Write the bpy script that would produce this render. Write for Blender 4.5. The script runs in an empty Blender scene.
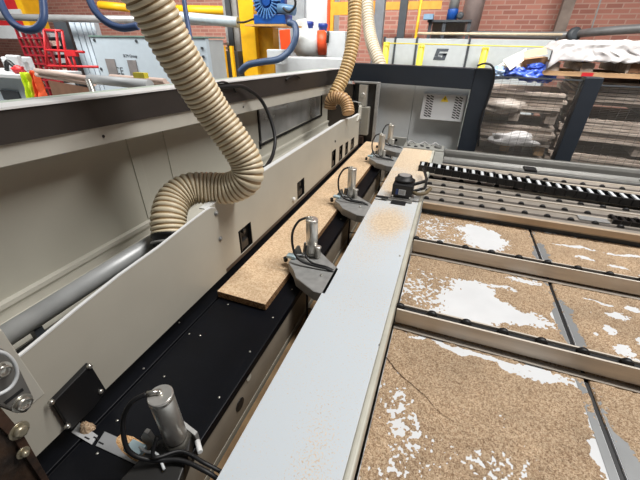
import bpy, bmesh, math, random
import numpy as np
from mathutils import Vector, Matrix, noise
random.seed(7)
C = bpy.context.scene.collection
# ------------------------------------------------------------------ camera (from measured vanishing points)
F = 328.0; CX, CY = 320.0, 240.0
def nrm(v): return v/np.linalg.norm(v)
yy = nrm(np.array([461-CX, 46-CY, F])); zz = -nrm(np.array([311-CX, 788-CY, F]))
zz = nrm(zz-zz.dot(yy)*yy); xx = np.cross(yy, zz)
if xx[0] < 0: xx = -xx
RW = np.array([xx, yy, zz]); CAM = np.array([0, 0, 1.75])
def P(px, py, x=None, y=None, z=None, d=None):
    """world point seen in the photograph at px,py that lies on the given world plane (surveying helper)"""
    r = RW @ np.array([px-CX, py-CY, F])
    if d is not None: t = d/F
    elif x is not None: t = x/r[0]
    elif y is not None: t = y/r[1]
    else: t = (z-CAM[2])/r[2]
    return Vector(CAM+t*r)
cam = bpy.data.cameras.new('camera'); co = bpy.data.objects.new('camera', cam); C.objects.link(co)
M = Matrix(((RW[0][0], -RW[0][1], -RW[0][2], CAM[0]), (RW[1][0], -RW[1][1], -RW[1][2], CAM[1]),
            (RW[2][0], -RW[2][1], -RW[2][2], CAM[2]), (0, 0, 0, 1)))
co.matrix_world = M; cam.sensor_width = 36; cam.lens = F/640*36; cam.clip_start = 0.02; cam.clip_end = 200
bpy.context.scene.camera = co
# ------------------------------------------------------------------ materials
def lin(c): return tuple(((v/255)/12.92 if v/255 <= .04045 else ((v/255+.055)/1.055)**2.4) for v in c)+(1,)
def newmat(name):
    m = bpy.data.materials.new(name); m.use_nodes = True; nt = m.node_tree
    return m, nt, nt.nodes['Principled BSDF']
MC = {}
def mat(name, rgb, rough=.5, metal=0, var=.12, scale=12, bump=0, bscale=60, rgb2=None, stretch=None, alpha=1, spec=.5, trans=0):
    if name in MC: return MC[name]
    m, nt, b = newmat(name)
    N, L = nt.nodes.new, nt.links.new
    b.inputs['Roughness'].default_value = rough; b.inputs['Metallic'].default_value = metal
    b.inputs['Specular IOR Level'].default_value = spec
    b.inputs['Transmission Weight'].default_value = trans
    b.inputs['Alpha'].default_value = alpha
    c = lin(rgb)
    tc = N('ShaderNodeTexCoord'); mp = N('ShaderNodeMapping'); L(tc.outputs['Object'], mp.inputs['Vector'])
    if stretch: mp.inputs['Scale'].default_value = stretch
    n = N('ShaderNodeTexNoise'); n.inputs['Scale'].default_value = scale; n.inputs['Detail'].default_value = 6; L(mp.outputs[0], n.inputs['Vector'])
    r = N('ShaderNodeValToRGB'); L(n.outputs['Fac'], r.inputs['Fac'])
    r.color_ramp.elements[0].position = .3; r.color_ramp.elements[1].position = .7
    if rgb2: c2 = lin(rgb2); r.color_ramp.elements[0].color = c2; r.color_ramp.elements[1].color = c
    else:
        r.color_ramp.elements[0].color = tuple(v*(1-var) for v in c[:3])+(1,)
        r.color_ramp.elements[1].color = tuple(min(1, v*(1+var)) for v in c[:3])+(1,)
    L(r.outputs[0], b.inputs['Base Color'])
    if bump:
        n2 = N('ShaderNodeTexNoise'); n2.inputs['Scale'].default_value = bscale; n2.inputs['Detail'].default_value = 4; L(mp.outputs[0], n2.inputs['Vector'])
        bp = N('ShaderNodeBump'); bp.inputs['Strength'].default_value = bump; bp.inputs['Distance'].default_value = .01
        L(n2.outputs['Fac'], bp.inputs['Height']); L(bp.outputs[0], b.inputs['Normal'])
    MC[name] = m; return m
def chipmat(name, a, b_, c_, scale=160, rough=.85, bump=.5):
    """wood chips: cells of differing tan"""
    m, nt, b = newmat(name); N, L = nt.nodes.new, nt.links.new
    tc = N('ShaderNodeTexCoord'); v = N('ShaderNodeTexVoronoi'); v.inputs['Scale'].default_value = scale; L(tc.outputs['Object'], v.inputs['Vector'])
    r = N('ShaderNodeValToRGB'); s = N('ShaderNodeSeparateColor'); L(v.outputs['Color'], s.inputs[0]); L(s.outputs[0], r.inputs[0])
    r.color_ramp.elements[0].color = lin(a); r.color_ramp.elements[1].color = lin(c_); e = r.color_ramp.elements.new(.45); e.color = lin(b_)
    n = N('ShaderNodeTexNoise'); n.inputs['Scale'].default_value = 7; n.inputs['Detail'].default_value = 5; L(tc.outputs['Object'], n.inputs['Vector'])
    mr = N('ShaderNodeMapRange'); mr.inputs[1].default_value = .3; mr.inputs[2].default_value = .7; mr.inputs[3].default_value = .82; mr.inputs[4].default_value = 1.12; L(n.outputs['Fac'], mr.inputs[0])
    mx = N('ShaderNodeMix'); mx.data_type = 'RGBA'; mx.blend_type = 'MULTIPLY'; mx.inputs[0].default_value = 1
    L(r.outputs[0], mx.inputs[6]); L(mr.outputs[0], mx.inputs[7]); L(mx.outputs[2], b.inputs['Base Color'])
    b.inputs['Roughness'].default_value = rough
    bp = N('ShaderNodeBump'); bp.inputs['Strength'].default_value = bump; bp.inputs['Distance'].default_value = .003
    L(s.outputs[1], bp.inputs['Height']); L(bp.outputs[0], b.inputs['Normal'])
    return m
def dustmetal(name, base, dust, scale=230):
    """painted sheet carrying a film of sawdust specks, density in the 'dust' attribute"""
    m, nt, b = newmat(name); N, L = nt.nodes.new, nt.links.new
    tc = N('ShaderNodeTexCoord'); n = N('ShaderNodeTexNoise'); n.inputs['Scale'].default_value = scale; n.inputs['Detail'].default_value = 3; L(tc.outputs['Object'], n.inputs['Vector'])
    a = N('ShaderNodeAttribute'); a.attribute_name = 'dust'
    ad = N('ShaderNodeMath'); ad.operation = 'ADD'; L(n.outputs['Fac'], ad.inputs[0]); L(a.outputs['Fac'], ad.inputs[1])
    r = N('ShaderNodeMapRange'); r.inputs[1].default_value = .62; r.inputs[2].default_value = .78; L(ad.outputs[0], r.inputs[0])
    n3 = N('ShaderNodeTexNoise'); n3.inputs['Scale'].default_value = 90; L(tc.outputs['Object'], n3.inputs['Vector'])
    cr = N('ShaderNodeValToRGB'); cr.color_ramp.elements[0].position = .35; cr.color_ramp.elements[1].position = .65
    cr.color_ramp.elements[0].color = lin(dust[0]); cr.color_ramp.elements[1].color = lin(dust[1]); L(n3.outputs['Fac'], cr.inputs[0])
    mx = N('ShaderNodeMix'); mx.data_type = 'RGBA'; L(r.outputs[0], mx.inputs[0]); mx.inputs[6].default_value = lin(base); L(cr.outputs[0], mx.inputs[7])
    L(mx.outputs[2], b.inputs['Base Color']); b.inputs['Roughness'].default_value = .55
    return m
def brickmat(name, a, b_, mortar, axis='y'):
    m, nt, b = newmat(name); N, L = nt.nodes.new, nt.links.new
    g = N('ShaderNodeNewGeometry'); s = N('ShaderNodeSeparateXYZ'); c = N('ShaderNodeCombineXYZ'); L(g.outputs['Position'], s.inputs[0])
    L(s.outputs[0 if axis == 'y' else 1], c.inputs[0]); L(s.outputs[2], c.inputs[1])
    t = N('ShaderNodeTexBrick'); L(c.outputs[0], t.inputs['Vector'])
    t.inputs['Color1'].default_value = lin(a); t.inputs['Color2'].default_value = lin(b_); t.inputs['Mortar'].default_value = lin(mortar)
    t.inputs['Scale'].default_value = 1; t.inputs['Brick Width'].default_value = .24; t.inputs['Row Height'].default_value = .075; t.inputs['Mortar Size'].default_value = .01
    L(t.outputs['Color'], b.inputs['Base Color']); b.inputs['Roughness'].default_value = .9
    return m
white = mat('white_paint', (236, 237, 236), .45, var=.04)
beige = mat('machine_cream_paint', (188, 184, 171), .38, var=.05, scale=5)
greywall = mat('machine_grey_paint', (190, 187, 174), .45, var=.05, scale=4)
creamlight = mat('light_cream_paint', (196, 193, 182), .4, var=.04)
darkband = mat('dark_grey_paint', (52, 47, 44), .5, var=.1)
blackmat = mat('black_steel', (9, 11, 17), .42, var=.2, bump=.03, bscale=150, spec=.18)
blackplastic = mat('black_plastic', (18, 18, 20), .45, var=.15)
rubber = mat('black_rubber', (22, 22, 24), .5, var=.1)
anthracite = mat('anthracite_paint', (30, 36, 44), .45, var=.08)
steel = mat('brushed_steel', (222, 219, 212), .3, metal=.75, var=.1, scale=40, stretch=(1, 1, .1))
alu = mat('milled_aluminium', (222, 212, 198), .38, metal=.15, var=.12, scale=14, stretch=(.3, 1, 3))
dustyalu = mat('dusty_aluminium', (164, 156, 146), .5, metal=.4, var=.12, scale=18)
castgrey = mat('cast_grey_bracket', (156, 156, 154), .55, metal=.3, var=.15, scale=30)
zinc = mat('zinc_bolt', (200, 198, 190), .3, metal=.9)
rust = mat('rusty_brown_steel', (74, 50, 34), .7, rgb2=(36, 27, 22), scale=22, bump=.3)
hose_rib = mat('hose_rib_cream', (232, 218, 188), .35, var=.08)
hose_groove = mat('hose_web_brown', (178, 150, 108), .4, rgb2=(150, 122, 84), scale=30)
galv = mat('galvanised_duct', (186, 188, 188), .35, metal=.5, var=.12, scale=6)
chip = chipmat('chipboard_face', (200, 166, 130), (218, 188, 152), (232, 206, 172), 190, bump=.15)
chipedge = chipmat('chipboard_edge', (98, 68, 42), (142, 104, 68), (178, 138, 96), 240, bump=.4)
sawdust = chipmat('sawdust_chips', (138, 110, 84), (182, 154, 123), (214, 190, 160), 350, bump=.6)
bedwhite = mat('bed_white_paint', (224, 226, 228), .5, var=.05, scale=8)
bedgrey = mat('bed_grey_strip', (140, 142, 143), .5, metal=.2, var=.08)
yellow = mat('safety_yellow_paint', (240, 184, 24), .45, var=.06)
yellow2 = mat('lemon_yellow_paint', (238, 222, 70), .45, var=.06)
red = mat('red_paint', (196, 38, 44), .5, var=.1)
bluepaint = mat('blue_machine_paint', (20, 74, 150), .4, var=.15)
hoseblue = mat('blue_air_hose_rubber', (64, 88, 132), .45, var=.08)
orange = mat('orange_paint', (230, 84, 40), .5, var=.08)
palewhite = mat('pale_machine_white', (206, 210, 212), .5, var=.05)
paleblue = mat('pale_blue_grey_paint', (196, 210, 220), .45, var=.03)
greyblue = mat('grey_guard_paint', (182, 188, 190), .5, var=.05)
slate = mat('slate_grey', (66, 71, 76), .5, var=.1)
timber = mat('raw_timber', (196, 160, 120), .7, rgb2=(164, 128, 92), scale=6, stretch=(1, 8, 8))
oldtimber = mat('weathered_timber', (190, 176, 164), .8, rgb2=(140, 126, 114), scale=5, stretch=(1, 8, 8), bump=.2)
cardboard = mat('cardboard_brown', (176, 138, 98), .8, var=.08)
paper = mat('crumpled_paper', (216, 208, 192), .8, var=.06, bump=.4, bscale=14)
bluebag = mat('blue_plastic_bag', (36, 70, 176), .3, rgb2=(90, 120, 210), scale=14, bump=.6, bscale=18)
wrapm = mat('white_stretch_wrap', (232, 230, 230), .35, rgb2=(206, 202, 202), scale=10, bump=.5, bscale=12)
clearwrap = mat('dusty_clear_wrap', (176, 166, 156), .4, rgb2=(122, 110, 100), scale=9, bump=.6, bscale=10)
wire = mat('fence_wire', (110, 108, 104), .5, metal=.4)
hivis_y = mat('hi_vis_yellow_cloth', (214, 240, 40), .7, bump=.5, bscale=20)
hivis_o = mat('hi_vis_orange_cloth', (244, 96, 44), .7, bump=.5, bscale=20)
bluelabel = mat('pale_blue_plastic', (190, 214, 222), .4)
printink = mat('dark_print', (70, 76, 84), .6)
pinkbatten = mat('pink_plastic_profile', (240, 214, 200), .5, var=.08)
brick = brickmat('red_brick', (186, 128, 112), (160, 106, 94), (184, 150, 136))
concrete = mat('concrete_floor', (150, 146, 138), .7, var=.12, scale=2, bump=.1)
# ------------------------------------------------------------------ mesh builder
class MB:
    def __init__(s): s.v = []; s.f = []; s.mi = []; s.sm = []
    def add(s, vs, fs, mi=0, sm=False):
        o = len(s.v); s.v += [tuple(v) for v in vs]
        for f in fs: s.f.append([o+i for i in f]); s.mi.append(mi); s.sm.append(sm)
        return s
    def box(s, x0, x1, y0, y1, z0, z1, mi=0, mx=None):
        x0, x1 = sorted((x0, x1)); y0, y1 = sorted((y0, y1)); z0, z1 = sorted((z0, z1))
        vs = [Vector((x, y, z)) for z in (z0, z1) for y in (y0, y1) for x in (x0, x1)]
        if mx: vs = [mx @ v for v in vs]
        return s.add(vs, [(0, 2, 3, 1), (4, 5, 7, 6), (0, 1, 5, 4), (2, 6, 7, 3), (0, 4, 6, 2), (1, 3, 7, 5)], mi)
    def prism(s, pts, axis, a0, a1, mi=0):
        """pts: outline in the other two axes (x: (y,z), y: (x,z), z: (x,y))"""
        def mk(p, a): return {'x': (a, p[0], p[1]), 'y': (p[0], a, p[1]), 'z': (p[0], p[1], a)}[axis]
        n = len(pts); vs = [mk(p, a0) for p in pts]+[mk(p, a1) for p in pts]
        return s.add(vs, [tuple(range(n))[::-1], tuple(range(n, 2*n))]+[(i, (i+1) % n, n+(i+1) % n, n+i) for i in range(n)], mi)
    def loft(s, A, B, mi=0):
        n = len(A); return s.add(list(A)+list(B), [tuple(range(n))[::-1], tuple(range(n, 2*n))]+[(i, (i+1) % n, n+(i+1) % n, n+i) for i in range(n)], mi)
    def lathe(s, o, ax, prof, seg=24, mi=0, sm=True):
        """prof: (distance along ax, radius)"""
        ax = Vector(ax).normalized(); u = ax.orthogonal().normalized(); w = ax.cross(u); o = Vector(o)
        vs = []; 
        for h, r in prof:
            for i in range(seg):
                a = 2*math.pi*i/seg; vs.append(o+ax*h+(u*math.cos(a)+w*math.sin(a))*r)
        fs = []; k = len(prof)
        for j in range(k-1):
            for i in range(seg): fs.append((j*seg+i, j*seg+(i+1) % seg, (j+1)*seg+(i+1) % seg, (j+1)*seg+i))
        s.add(vs, fs, mi, sm)
        o2 = len(s.v)-k*seg
        s.f.append([o2+i for i in range(seg)][::-1]); s.mi.append(mi); s.sm.append(False)
        s.f.append([o2+(k-1)*seg+i for i in range(seg)]); s.mi.append(mi); s.sm.append(False)
        return s
    def cyl(s, a, b, r, seg=20, mi=0, bev=0):
        a = Vector(a); b = Vector(b); L = (b-a).length
        pr = [(0, r), (L, r)] if not bev else [(0, r-bev), (bev, r), (L-bev, r), (L, r-bev)]
        return s.lathe(a, b-a, pr, seg, mi)
    def tube(s, pts, r, seg=10, sub=8, mi=0, rf=None, mf=None):
        path = catmull(pts, sub) if sub > 1 else [Vector(p) for p in pts]
        n = len(path); T = [(path[min(i+1, n-1)]-path[max(i-1, 0)]).normalized() for i in range(n)]
        u = T[0].orthogonal().normalized(); vs = []; 
        for i in range(n):
            u = (u-T[i]*u.dot(T[i])).normalized(); w = T[i].cross(u)
            rr = rf(i) if rf else r
            for k in range(seg):
                a = 2*math.pi*k/seg; vs.append(path[i]+(u*math.cos(a)+w*math.sin(a))*rr)
        o = len(s.v); s.v += [tuple(v) for v in vs]
        for i in range(n-1):
            for k in range(seg):
                s.f.append([o+i*seg+k, o+i*seg+(k+1) % seg, o+(i+1)*seg+(k+1) % seg, o+(i+1)*seg+k]); s.mi.append(mf(i) if mf else mi); s.sm.append(True)
        s.f.append([o+k for k in range(seg)][::-1]); s.mi.append(mi); s.sm.append(False)
        s.f.append([o+(n-1)*seg+k for k in range(seg)]); s.mi.append(mi); s.sm.append(False)
        return s
    def build(s, name, mats, parent=None, bevel=0, loc=None, bseg=2):
        me = bpy.data.meshes.new(name)
        vs = s.v
        if loc is not None: vs = [(v[0]-loc[0], v[1]-loc[1], v[2]-loc[2]) for v in vs]
        me.from_pydata(vs, [], s.f)
        if not isinstance(mats, (list, tuple)): mats = [mats]
        for m in mats: me.materials.append(m)
        me.polygons.foreach_set('material_index', s.mi); me.polygons.foreach_set('use_smooth', s.sm)
        bm = bmesh.new(); bm.from_mesh(me); bmesh.ops.recalc_face_normals(bm, faces=bm.faces)
        if bevel:
            es = [e for e in bm.edges if len(e.link_faces) == 2 and e.calc_face_angle(0) > .7]
            bmesh.ops.bevel(bm, geom=es, offset=bevel, segments=bseg, affect='EDGES', profile=.5, clamp_overlap=True)
        bm.to_mesh(me); bm.free(); me.update()
        o = bpy.data.objects.new(name, me); C.objects.link(o)
        if loc is not None: o.location = loc
        if parent is not None:
            o.parent = parent
            if loc is None: o.location = -parent.location
            else: o.location = Vector(loc)-parent.location
        return o
def catmull(pts, sub):
    p = [Vector(q) for q in pts]; p = [p[0]*2-p[1]]+p+[p[-1]*2-p[-2]]; out = []
    for i in range(1, len(p)-2):
        for k in range(sub):
            t = k/sub; a, b, c, d = p[i-1:i+3]
            out.append(.5*((2*b)+(c-a)*t+(2*a-5*b+4*c-d)*t*t+(3*b-a-3*c+d)*t**3))
    out.append(p[-2]); return out
def resample(path, step):
    out = [path[0]]; acc = 0
    for a, b in zip(path, path[1:]):
        L = (b-a).length; 
        while acc+L >= step:
            t = (step-acc)/L; a = a+(b-a)*t; out.append(a); L = (b-a).length; acc = 0
            if L < 1e-9: break
        acc += L
    return out
def thing(name, label, cat, loc=(0, 0, 0), group=None):
    o = bpy.data.objects.new(name, None); C.objects.link(o); o.location = loc; o.empty_display_size = .05
    o['label'] = label; o['category'] = cat
    if group: o['group'] = group
    return o
def tag(o, label, cat, group=None, kind=None):
    o['label'] = label; o['category'] = cat
    if group: o['group'] = group
    if kind: o['kind'] = kind
    return o
def dup(root, loc, label=None):
    r = root.copy(); C.objects.link(r); r.location = loc
    if label: r['label'] = label
    for ch in list(root.children):
        c = ch.copy(); C.objects.link(c); c.parent = r
        for g in ch.children:
            d = g.copy(); C.objects.link(d); d.parent = c
    return r
def struct(o): o['kind'] = 'structure'; return o
B = lambda *a, **k: MB().box(*a, **k)
# ------------------------------------------------------------------ the hall
struct(B(-17, 8, -6, 8.2, -.1, 0).build('floor', concrete))
struct(B(-17, 8, 8, 8.2, 0, 7).build('wall_back', brick))
struct(B(-17.2, -17, -6, 8.2, 0, 7).build('wall_left', palewhite))
struct(B(8, 8.2, -6, 8.2, 0, 7).build('wall_right', brickmat('red_brick_side', (182, 110, 88), (158, 92, 76), (186, 158, 140), 'x')))
# ------------------------------------------------------------------ saw table with black cover sheet
XT = -.405
t = thing('saw_table', 'long black saw table under the grey cover panels, with a cream side face', 'saw table', (-.55, 1.4, 0))
MB().box(-.90, -.676, -.35, 3.15, .900, .930).build('cover_sheet', blackmat, t, .002)
MB().box(-.668, XT, -.35, 3.15, .900, .930).build('cover_sheet', blackmat, t, .002)
B(-.676, -.668, -.35, 3.15, .885, .921).build('groove', rubber, t)
sf = B(XT-.035, XT-.006, -.35, 3.15, .775, .898).build('side_face', mat('table_side_paint', (150, 140, 126), .5, var=.1), t, .002)
sf['label'] = 'cream painted side face with oval holes'
B(XT-.04, XT-.001, -.35, 3.15, .8985, .9275).build('edge_strip', mat('edge_dusty', (120, 112, 100), .5, metal=.3), t)
MB().box(-.90, -.41, -.3, 3.1, 0, .774).build('body', greywall, t)
for y in (.467,):
    MB().lathe((XT-.007, y, .835), (1, 0, 0), [(0, .021), (.003, .020)], 20).build('side_hole', rubber, t)
for y, z in ((.525, .885), (1.12, .86)):
    MB().lathe((XT-.007, y, z), (1, 0, 0), [(0, .013), (.004, .011)], 16).build('side_plug', creamlight, t)
for x, y in [(-.618, .737), (-.435, .736), (-.655, .571), (-.618, .578), (-.433, .579), (-.615, .415), (-.431, .416), (-.61, .198), (-.632, .272), (-.690, .415), (-.436, .899), (-.436, 1.22), (-.436, 1.54), (-.436, 1.86), (-.70, .24), (-.72, .60)]:
    MB().lathe((x, y, .9295), (0, 0, 1), [(0, .0035), (.0012, .0032), (.0017, .001)], 10).build('screw', zinc, t)
t2 = B(-.405, -.27, -.35, 3.1, .745, .76).build('chip_tray', mat('tray_dusty', (176, 146, 108), .8, rgb2=(126, 100, 72), scale=12, bump=.3), t)
# ------------------------------------------------------------------ measuring plate on the table
r = math.atan2(.030, .19)
t = thing('scale_plate', 'small grey metal scale plate let into the black table near the first clamp', 'plate', (-.60, .23, .931))
A = [P(72, 433, z=.9315), P(92, 445, z=.9315), P(98, 436, z=.9315), P(80, 423, z=.9315)]
A2 = [P(96, 446, z=.9315), P(143, 468, z=.9315), P(150, 452, z=.9315), P(105, 432, z=.9315)]
MB().loft([v for v in A], [v+Vector((0, 0, .0025)) for v in A]).build('short_plate', mat('plate_white', (196, 198, 200), .4, metal=.2), t)
MB().loft([v for v in A2], [v+Vector((0, 0, .0025)) for v in A2]).build('long_plate', mat('plate_grey', (158, 160, 162), .4, metal=.3), t)
m = MB()
for px, py in ((96, 438), (101, 443), (87, 438)):
    c = P(px, py, z=.9345); m.box(c.x-.008, c.x+.008, c.y-.0015, c.y+.0015, .934, .9346)
m.build('slot', rubber, t)
def heap(name, c, rx, ry, h, m, seed=0, n=26, amp=.35, rot=0):
    mb = MB(); vs = []; fs = []
    for j in range(n+1):
        for i in range(n+1):
            u, v = 2*i/n-1, 2*j/n-1; d = math.hypot(u, v)
            q = noise.fractal(Vector((u*2.2+seed, v*2.2, seed)), 1, 2, 3)
            hh = h*(max(-.25, (1-d*d))*(1+amp*q)+.18*q)
            x, y = u*rx, v*ry; x, y = x*math.cos(rot)-y*math.sin(rot), x*math.sin(rot)+y*math.cos(rot)
            vs.append((c[0]+x, c[1]+y, c[2]+hh))
    for j in range(n):
        for i in range(n):
            a = j*(n+1)+i; q = (a, a+1, a+n+2, a+n+1)
            if max(vs[k][2] for k in q) > c[2]-.0005: fs.append(q)
    mb.add(vs, fs, 0, True); return mb.build(name, m)
c = P(131, 452, z=.935)
tag(heap('wood_chips', (c.x+.004, c.y+.008, .934), .062, .018, .006, chipmat('fresh_chips', (170, 120, 74), (222, 176, 124), (240, 206, 160), 320), 3, rot=-.1), 'strip of fresh pale wood chips lying on the grey scale plate', 'wood chips', kind='stuff')
c = P(86, 427, z=.94)
tag(heap('dust_lump', (c.x, c.y, .934), .018, .014, .022, sawdust, 9, 16), 'small brown lump of packed sawdust beside the scale plate', 'sawdust', kind='stuff')
# ------------------------------------------------------------------ chipboard panel being cut
t = thing('chipboard_strip', 'long light chipboard strip lying on the black saw table beneath the clamps', 'board', (-.57, 1.9, .931))
B(-.674, -.474, .757, 3.12, .9315, .9585, ).build('board', chipedge, t, .0008)
B(-.6735, -.4745, .7575, 3.1195, .9586, .9592).build('top_face', chip, t)
# ------------------------------------------------------------------ cover panels along the saw line
def sheet(m, X, th, ys, zt, zb, holes, mi=0):
    """vertical sheet in the y,z plane; ys increasing, top height zt(y); holes = (y0,y1,z0,z1)"""
    yc = sorted(set(list(ys)+[h[0] for h in holes]+[h[1] for h in holes]))
    for a, b in zip(yc, yc[1:]):
        mid = (a+b)/2; hs = [h for h in holes if h[0] <= mid <= h[1]]
        if hs:
            h = hs[0]; segs = [((zb, zb), (h[2], h[2])), ((h[3], h[3]), (zt(a), zt(b)))]
        else: segs = [((zb, zb), (zt(a), zt(b)))]
        for (l0, l1), (u0, u1) in segs:
            m.loft([(X-th, a, l0), (X-th, b, l1), (X-th, b, u1), (X-th, a, u0)], [(X, a, l0), (X, b, l1), (X, b, u1), (X, a, u0)], mi)
def interp(tab):
    def f(y):
        for (a, za), (b, zb) in zip(tab, tab[1:]):
            if y <= b: return za+(zb-za)*max(0, (y-a))/(b-a)
        return tab[-1][1]
    return f
farh = [(.968, 1.066, .985, 1.095), (1.557, 1.66, .990, 1.092), (2.155, 2.250, .985, 1.108), (2.33, 2.42, .985, 1.098), (2.49, 2.575, .985, 1.088), (2.65, 2.76, .985, 1.078)]
ztf = interp([(.80, 1.27), (2.40, 1.272), (2.55, 1.26), (2.70, 1.245), (2.90, 1.243)])
t = thing('far_cover_panel', 'long light grey cover panel with six dark slots running above the chipboard strip', 'cover panel', (-.70, 1.9, .98))
m = MB(); sheet(m, -.700, .003, [.80, 1.3, 1.8, 2.4, 2.55, 2.7, 2.9], ztf, .975, farh)
m.build('panel', beige, t)
m = MB()
for a, b in zip([.80, 1.3, 1.8, 2.4, 2.55, 2.7], [1.3, 1.8, 2.4, 2.55, 2.7, 2.9]):
    m.loft([(-.722, a, ztf(a)-.002), (-.6995, a, ztf(a)-.002), (-.6995, a, ztf(a)+.002), (-.722, a, ztf(a)+.002)], [(-.722, b, ztf(b)-.002), (-.6995, b, ztf(b)-.002), (-.6995, b, ztf(b)+.002), (-.722, b, ztf(b)+.002)])
m.build('top_flange', white, t)
B(-.7045, -.6985, .8, 2.9, .968, .984).build('bottom_shade', mat('shade_brown', (88, 74, 62), .6), t)  # brown strip paints the shadow along the panel's lower edge
for h in farh:
    q = MB(); q.box(-.760, -.722, h[0]-.01, h[1]+.01, h[2]-.002, h[3]+.01)
    q.build('slot_block', blackplastic, t, .003)
    q = MB()
    q.box(-.722, -.704, h[0]+.02, h[1]-.03, h[2]+.012, h[2]+.045); q.lathe((-.722, (h[0]+h[1])/2+.01, h[3]-.03), (1, 0, 0), [(0, .012), (.012, .012), (.014, .008)], 12)
    q.box(-.7195, -.700, h[0]+.012, h[0]+.018, h[2]+.01, h[3]-.01)
    q.build('slot_latch', mat('latch_grey', (58, 56, 54), .4, metal=.4), t)
MB().lathe((-.700, 1.50, 1.02), (1, 0, 0), [(0, .012), (.010, .011), (.012, .006)], 14).build('knob', white, t)
MB().lathe((-.700, 2.22, 1.165), (1, 0, 0), [(0, .008), (.004, .007)], 12).build('plug', rubber, t)
# near panel with rounded upper corner
t = thing('near_cover_panel', 'light grey cover panel with a rounded top corner nearest the camera, above the black table', 'cover panel', (-.68, .5, .98))
ztn = interp([(-.10, 1.20), (.217, 1.219), (.334, 1.234), (.445, 1.245), (.581, 1.25), (.712, 1.262), (.80, 1.268), (.825, 1.266), (.842, 1.258), (.850, 1.245)])
ys = [-.10, .1, .217, .334, .445, .581, .712, .80, .825, .842, .850]
m = MB(); sheet(m, -.693, .004, ys, ztn, .975, [])
m.build('panel', beige, t)
m = MB()
for a, b in zip(ys, ys[1:]):
    m.loft([(-.700, a, ztn(a)-.002), (-.6925, a, ztn(a)-.002), (-.6925, a, ztn(a)+.0015), (-.700, a, ztn(a)+.0015)], [(-.700, b, ztn(b)-.002), (-.6925, b, ztn(b)-.002), (-.6925, b, ztn(b)+.0015), (-.700, b, ztn(b)+.0015)])
m.build('top_flange', white, t)
for px, py in ((221, 210), (225, 235)):
    c = P(px, py, x=-.693); MB().lathe((c.x, min(c.y, .845), c.z), (1, 0, 0), [(0, .010), (.002, .010), (.002, .006), (.006, .006), (.007, .003)], 14).build('bolt', castgrey, t)
pts = [P(53, 402, x=-.68), P(90, 364, x=-.68), P(106, 390, x=-.68), P(93, 408, x=-.68), P(70, 430, x=-.68)]
mp = MB().loft([Vector((-.693, p.y, p.z)) for p in pts], [Vector((-.678, p.y, p.z)) for p in pts]).build('mounting_plate', blackplastic, t, .002)
for px, py in ((53, 403), (69, 427), (91, 367), (102, 392)):
    c = P(px, py, x=-.672); MB().lathe((-.680, c.y, c.z), (1, 0, 0), [(0, .006), (.006, .006), (.009, .003)], 12).build('bolt', zinc, mp).location = Vector((0, 0, 0))
# ------------------------------------------------------------------ end plate, bracket, rusty arm near lower left
t = thing('end_plate', 'pale grey end plate closing the machine hood beside the rounded bracket', 'end plate', (-.77, .19, 1.0))
m = MB(); m.prism([(-.90, 1.335), (-.700, 1.300), (-.692, 1.290), (-.692, 1.10), (-.90, 1.10)], 'y', .175, .205); m.build('plate', creamlight, t, .002)
t = thing('hinge_bracket', 'rounded grey bracket with two large bolts at the left picture edge', 'bracket', (-.66, .1, 1.1))
# bracket: plate in the plane x = const, nearer than the panel
XB = -.60
out = [P(-60, 330, x=XB), P(-20, 345, x=XB), P(5, 350, x=XB), P(18, 364, x=XB), P(32, 393, x=XB), P(34, 404, x=XB), P(27, 413, x=XB), P(18, 414, x=XB), P(-60, 385, x=XB)]
br = MB().loft([Vector((XB-.08, p.y, p.z)) for p in out], [Vector((XB, p.y, p.z)) for p in out]).build('bracket_body', mat('bracket_grey', (112, 111, 108), .45, metal=.3), t, .004, bseg=3)
for px, py, rr in ((22, 403, .013), (1, 370, .011)):
    c = P(px, py, x=XB); b = MB(); b.lathe((XB-.001, c.y, c.z), (1, 0, 0), [(0, rr+.003), (.003, rr+.003)], 20); b.lathe((XB+.002, c.y, c.z), (1, 0, 0), [(0, rr), (.007, rr), (.008, rr*.6), (.004, rr*.5)], 6)
    b.build('bolt', zinc, t)
c = P(14, 396, x=XB); m = MB(); m.box(XB-.001, XB+.001, c.y-.014, c.y+.014, c.z-.003, c.z+.003); m.build('slot', rubber, t)
t = thing('cable_loop', 'thin white cable looped over the grey bracket at the left edge', 'cable')
pts = [P(x, y, x=-.57) for x, y in ((-25, 352), (-8, 351), (6, 354), (15, 364), (17, 376), (10, 388), (-6, 396), (-25, 398))]
MB().tube(pts, .0028, 8, 6).build('cable', palewhite, t)
t = thing('rusty_arm', 'rusty brown steel arm with a bolted tab in the bottom left corner', 'machine arm', (-.6, .05, .95))
XR = -.585
pts = [P(-60, 395, x=XR), P(-10, 408, x=XR), P(12, 428, x=XR), P(45, 482, x=XR), P(60, 520, x=XR), P(-60, 540, x=XR)]
MB().loft([Vector((XR-.05, p.y, p.z)) for p in pts], [Vector((XR, p.y, p.z)) for p in pts]).build('arm', mat('oily_dark_steel', (40, 34, 30), .5, rgb2=(70, 52, 38), scale=25, bump=.3), t, .004)
pts = [P(-20, 398, x=XR), P(-4, 404, x=XR), P(20, 432, x=XR), P(50, 484, x=XR), P(42, 484, x=XR), P(12, 440, x=XR), P(-16, 414, x=XR)]
MB().loft([Vector((XR, p.y, p.z)) for p in pts], [Vector((XR+.008, p.y, p.z)) for p in pts]).build('rusty_rim', rust, t, .001)
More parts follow.
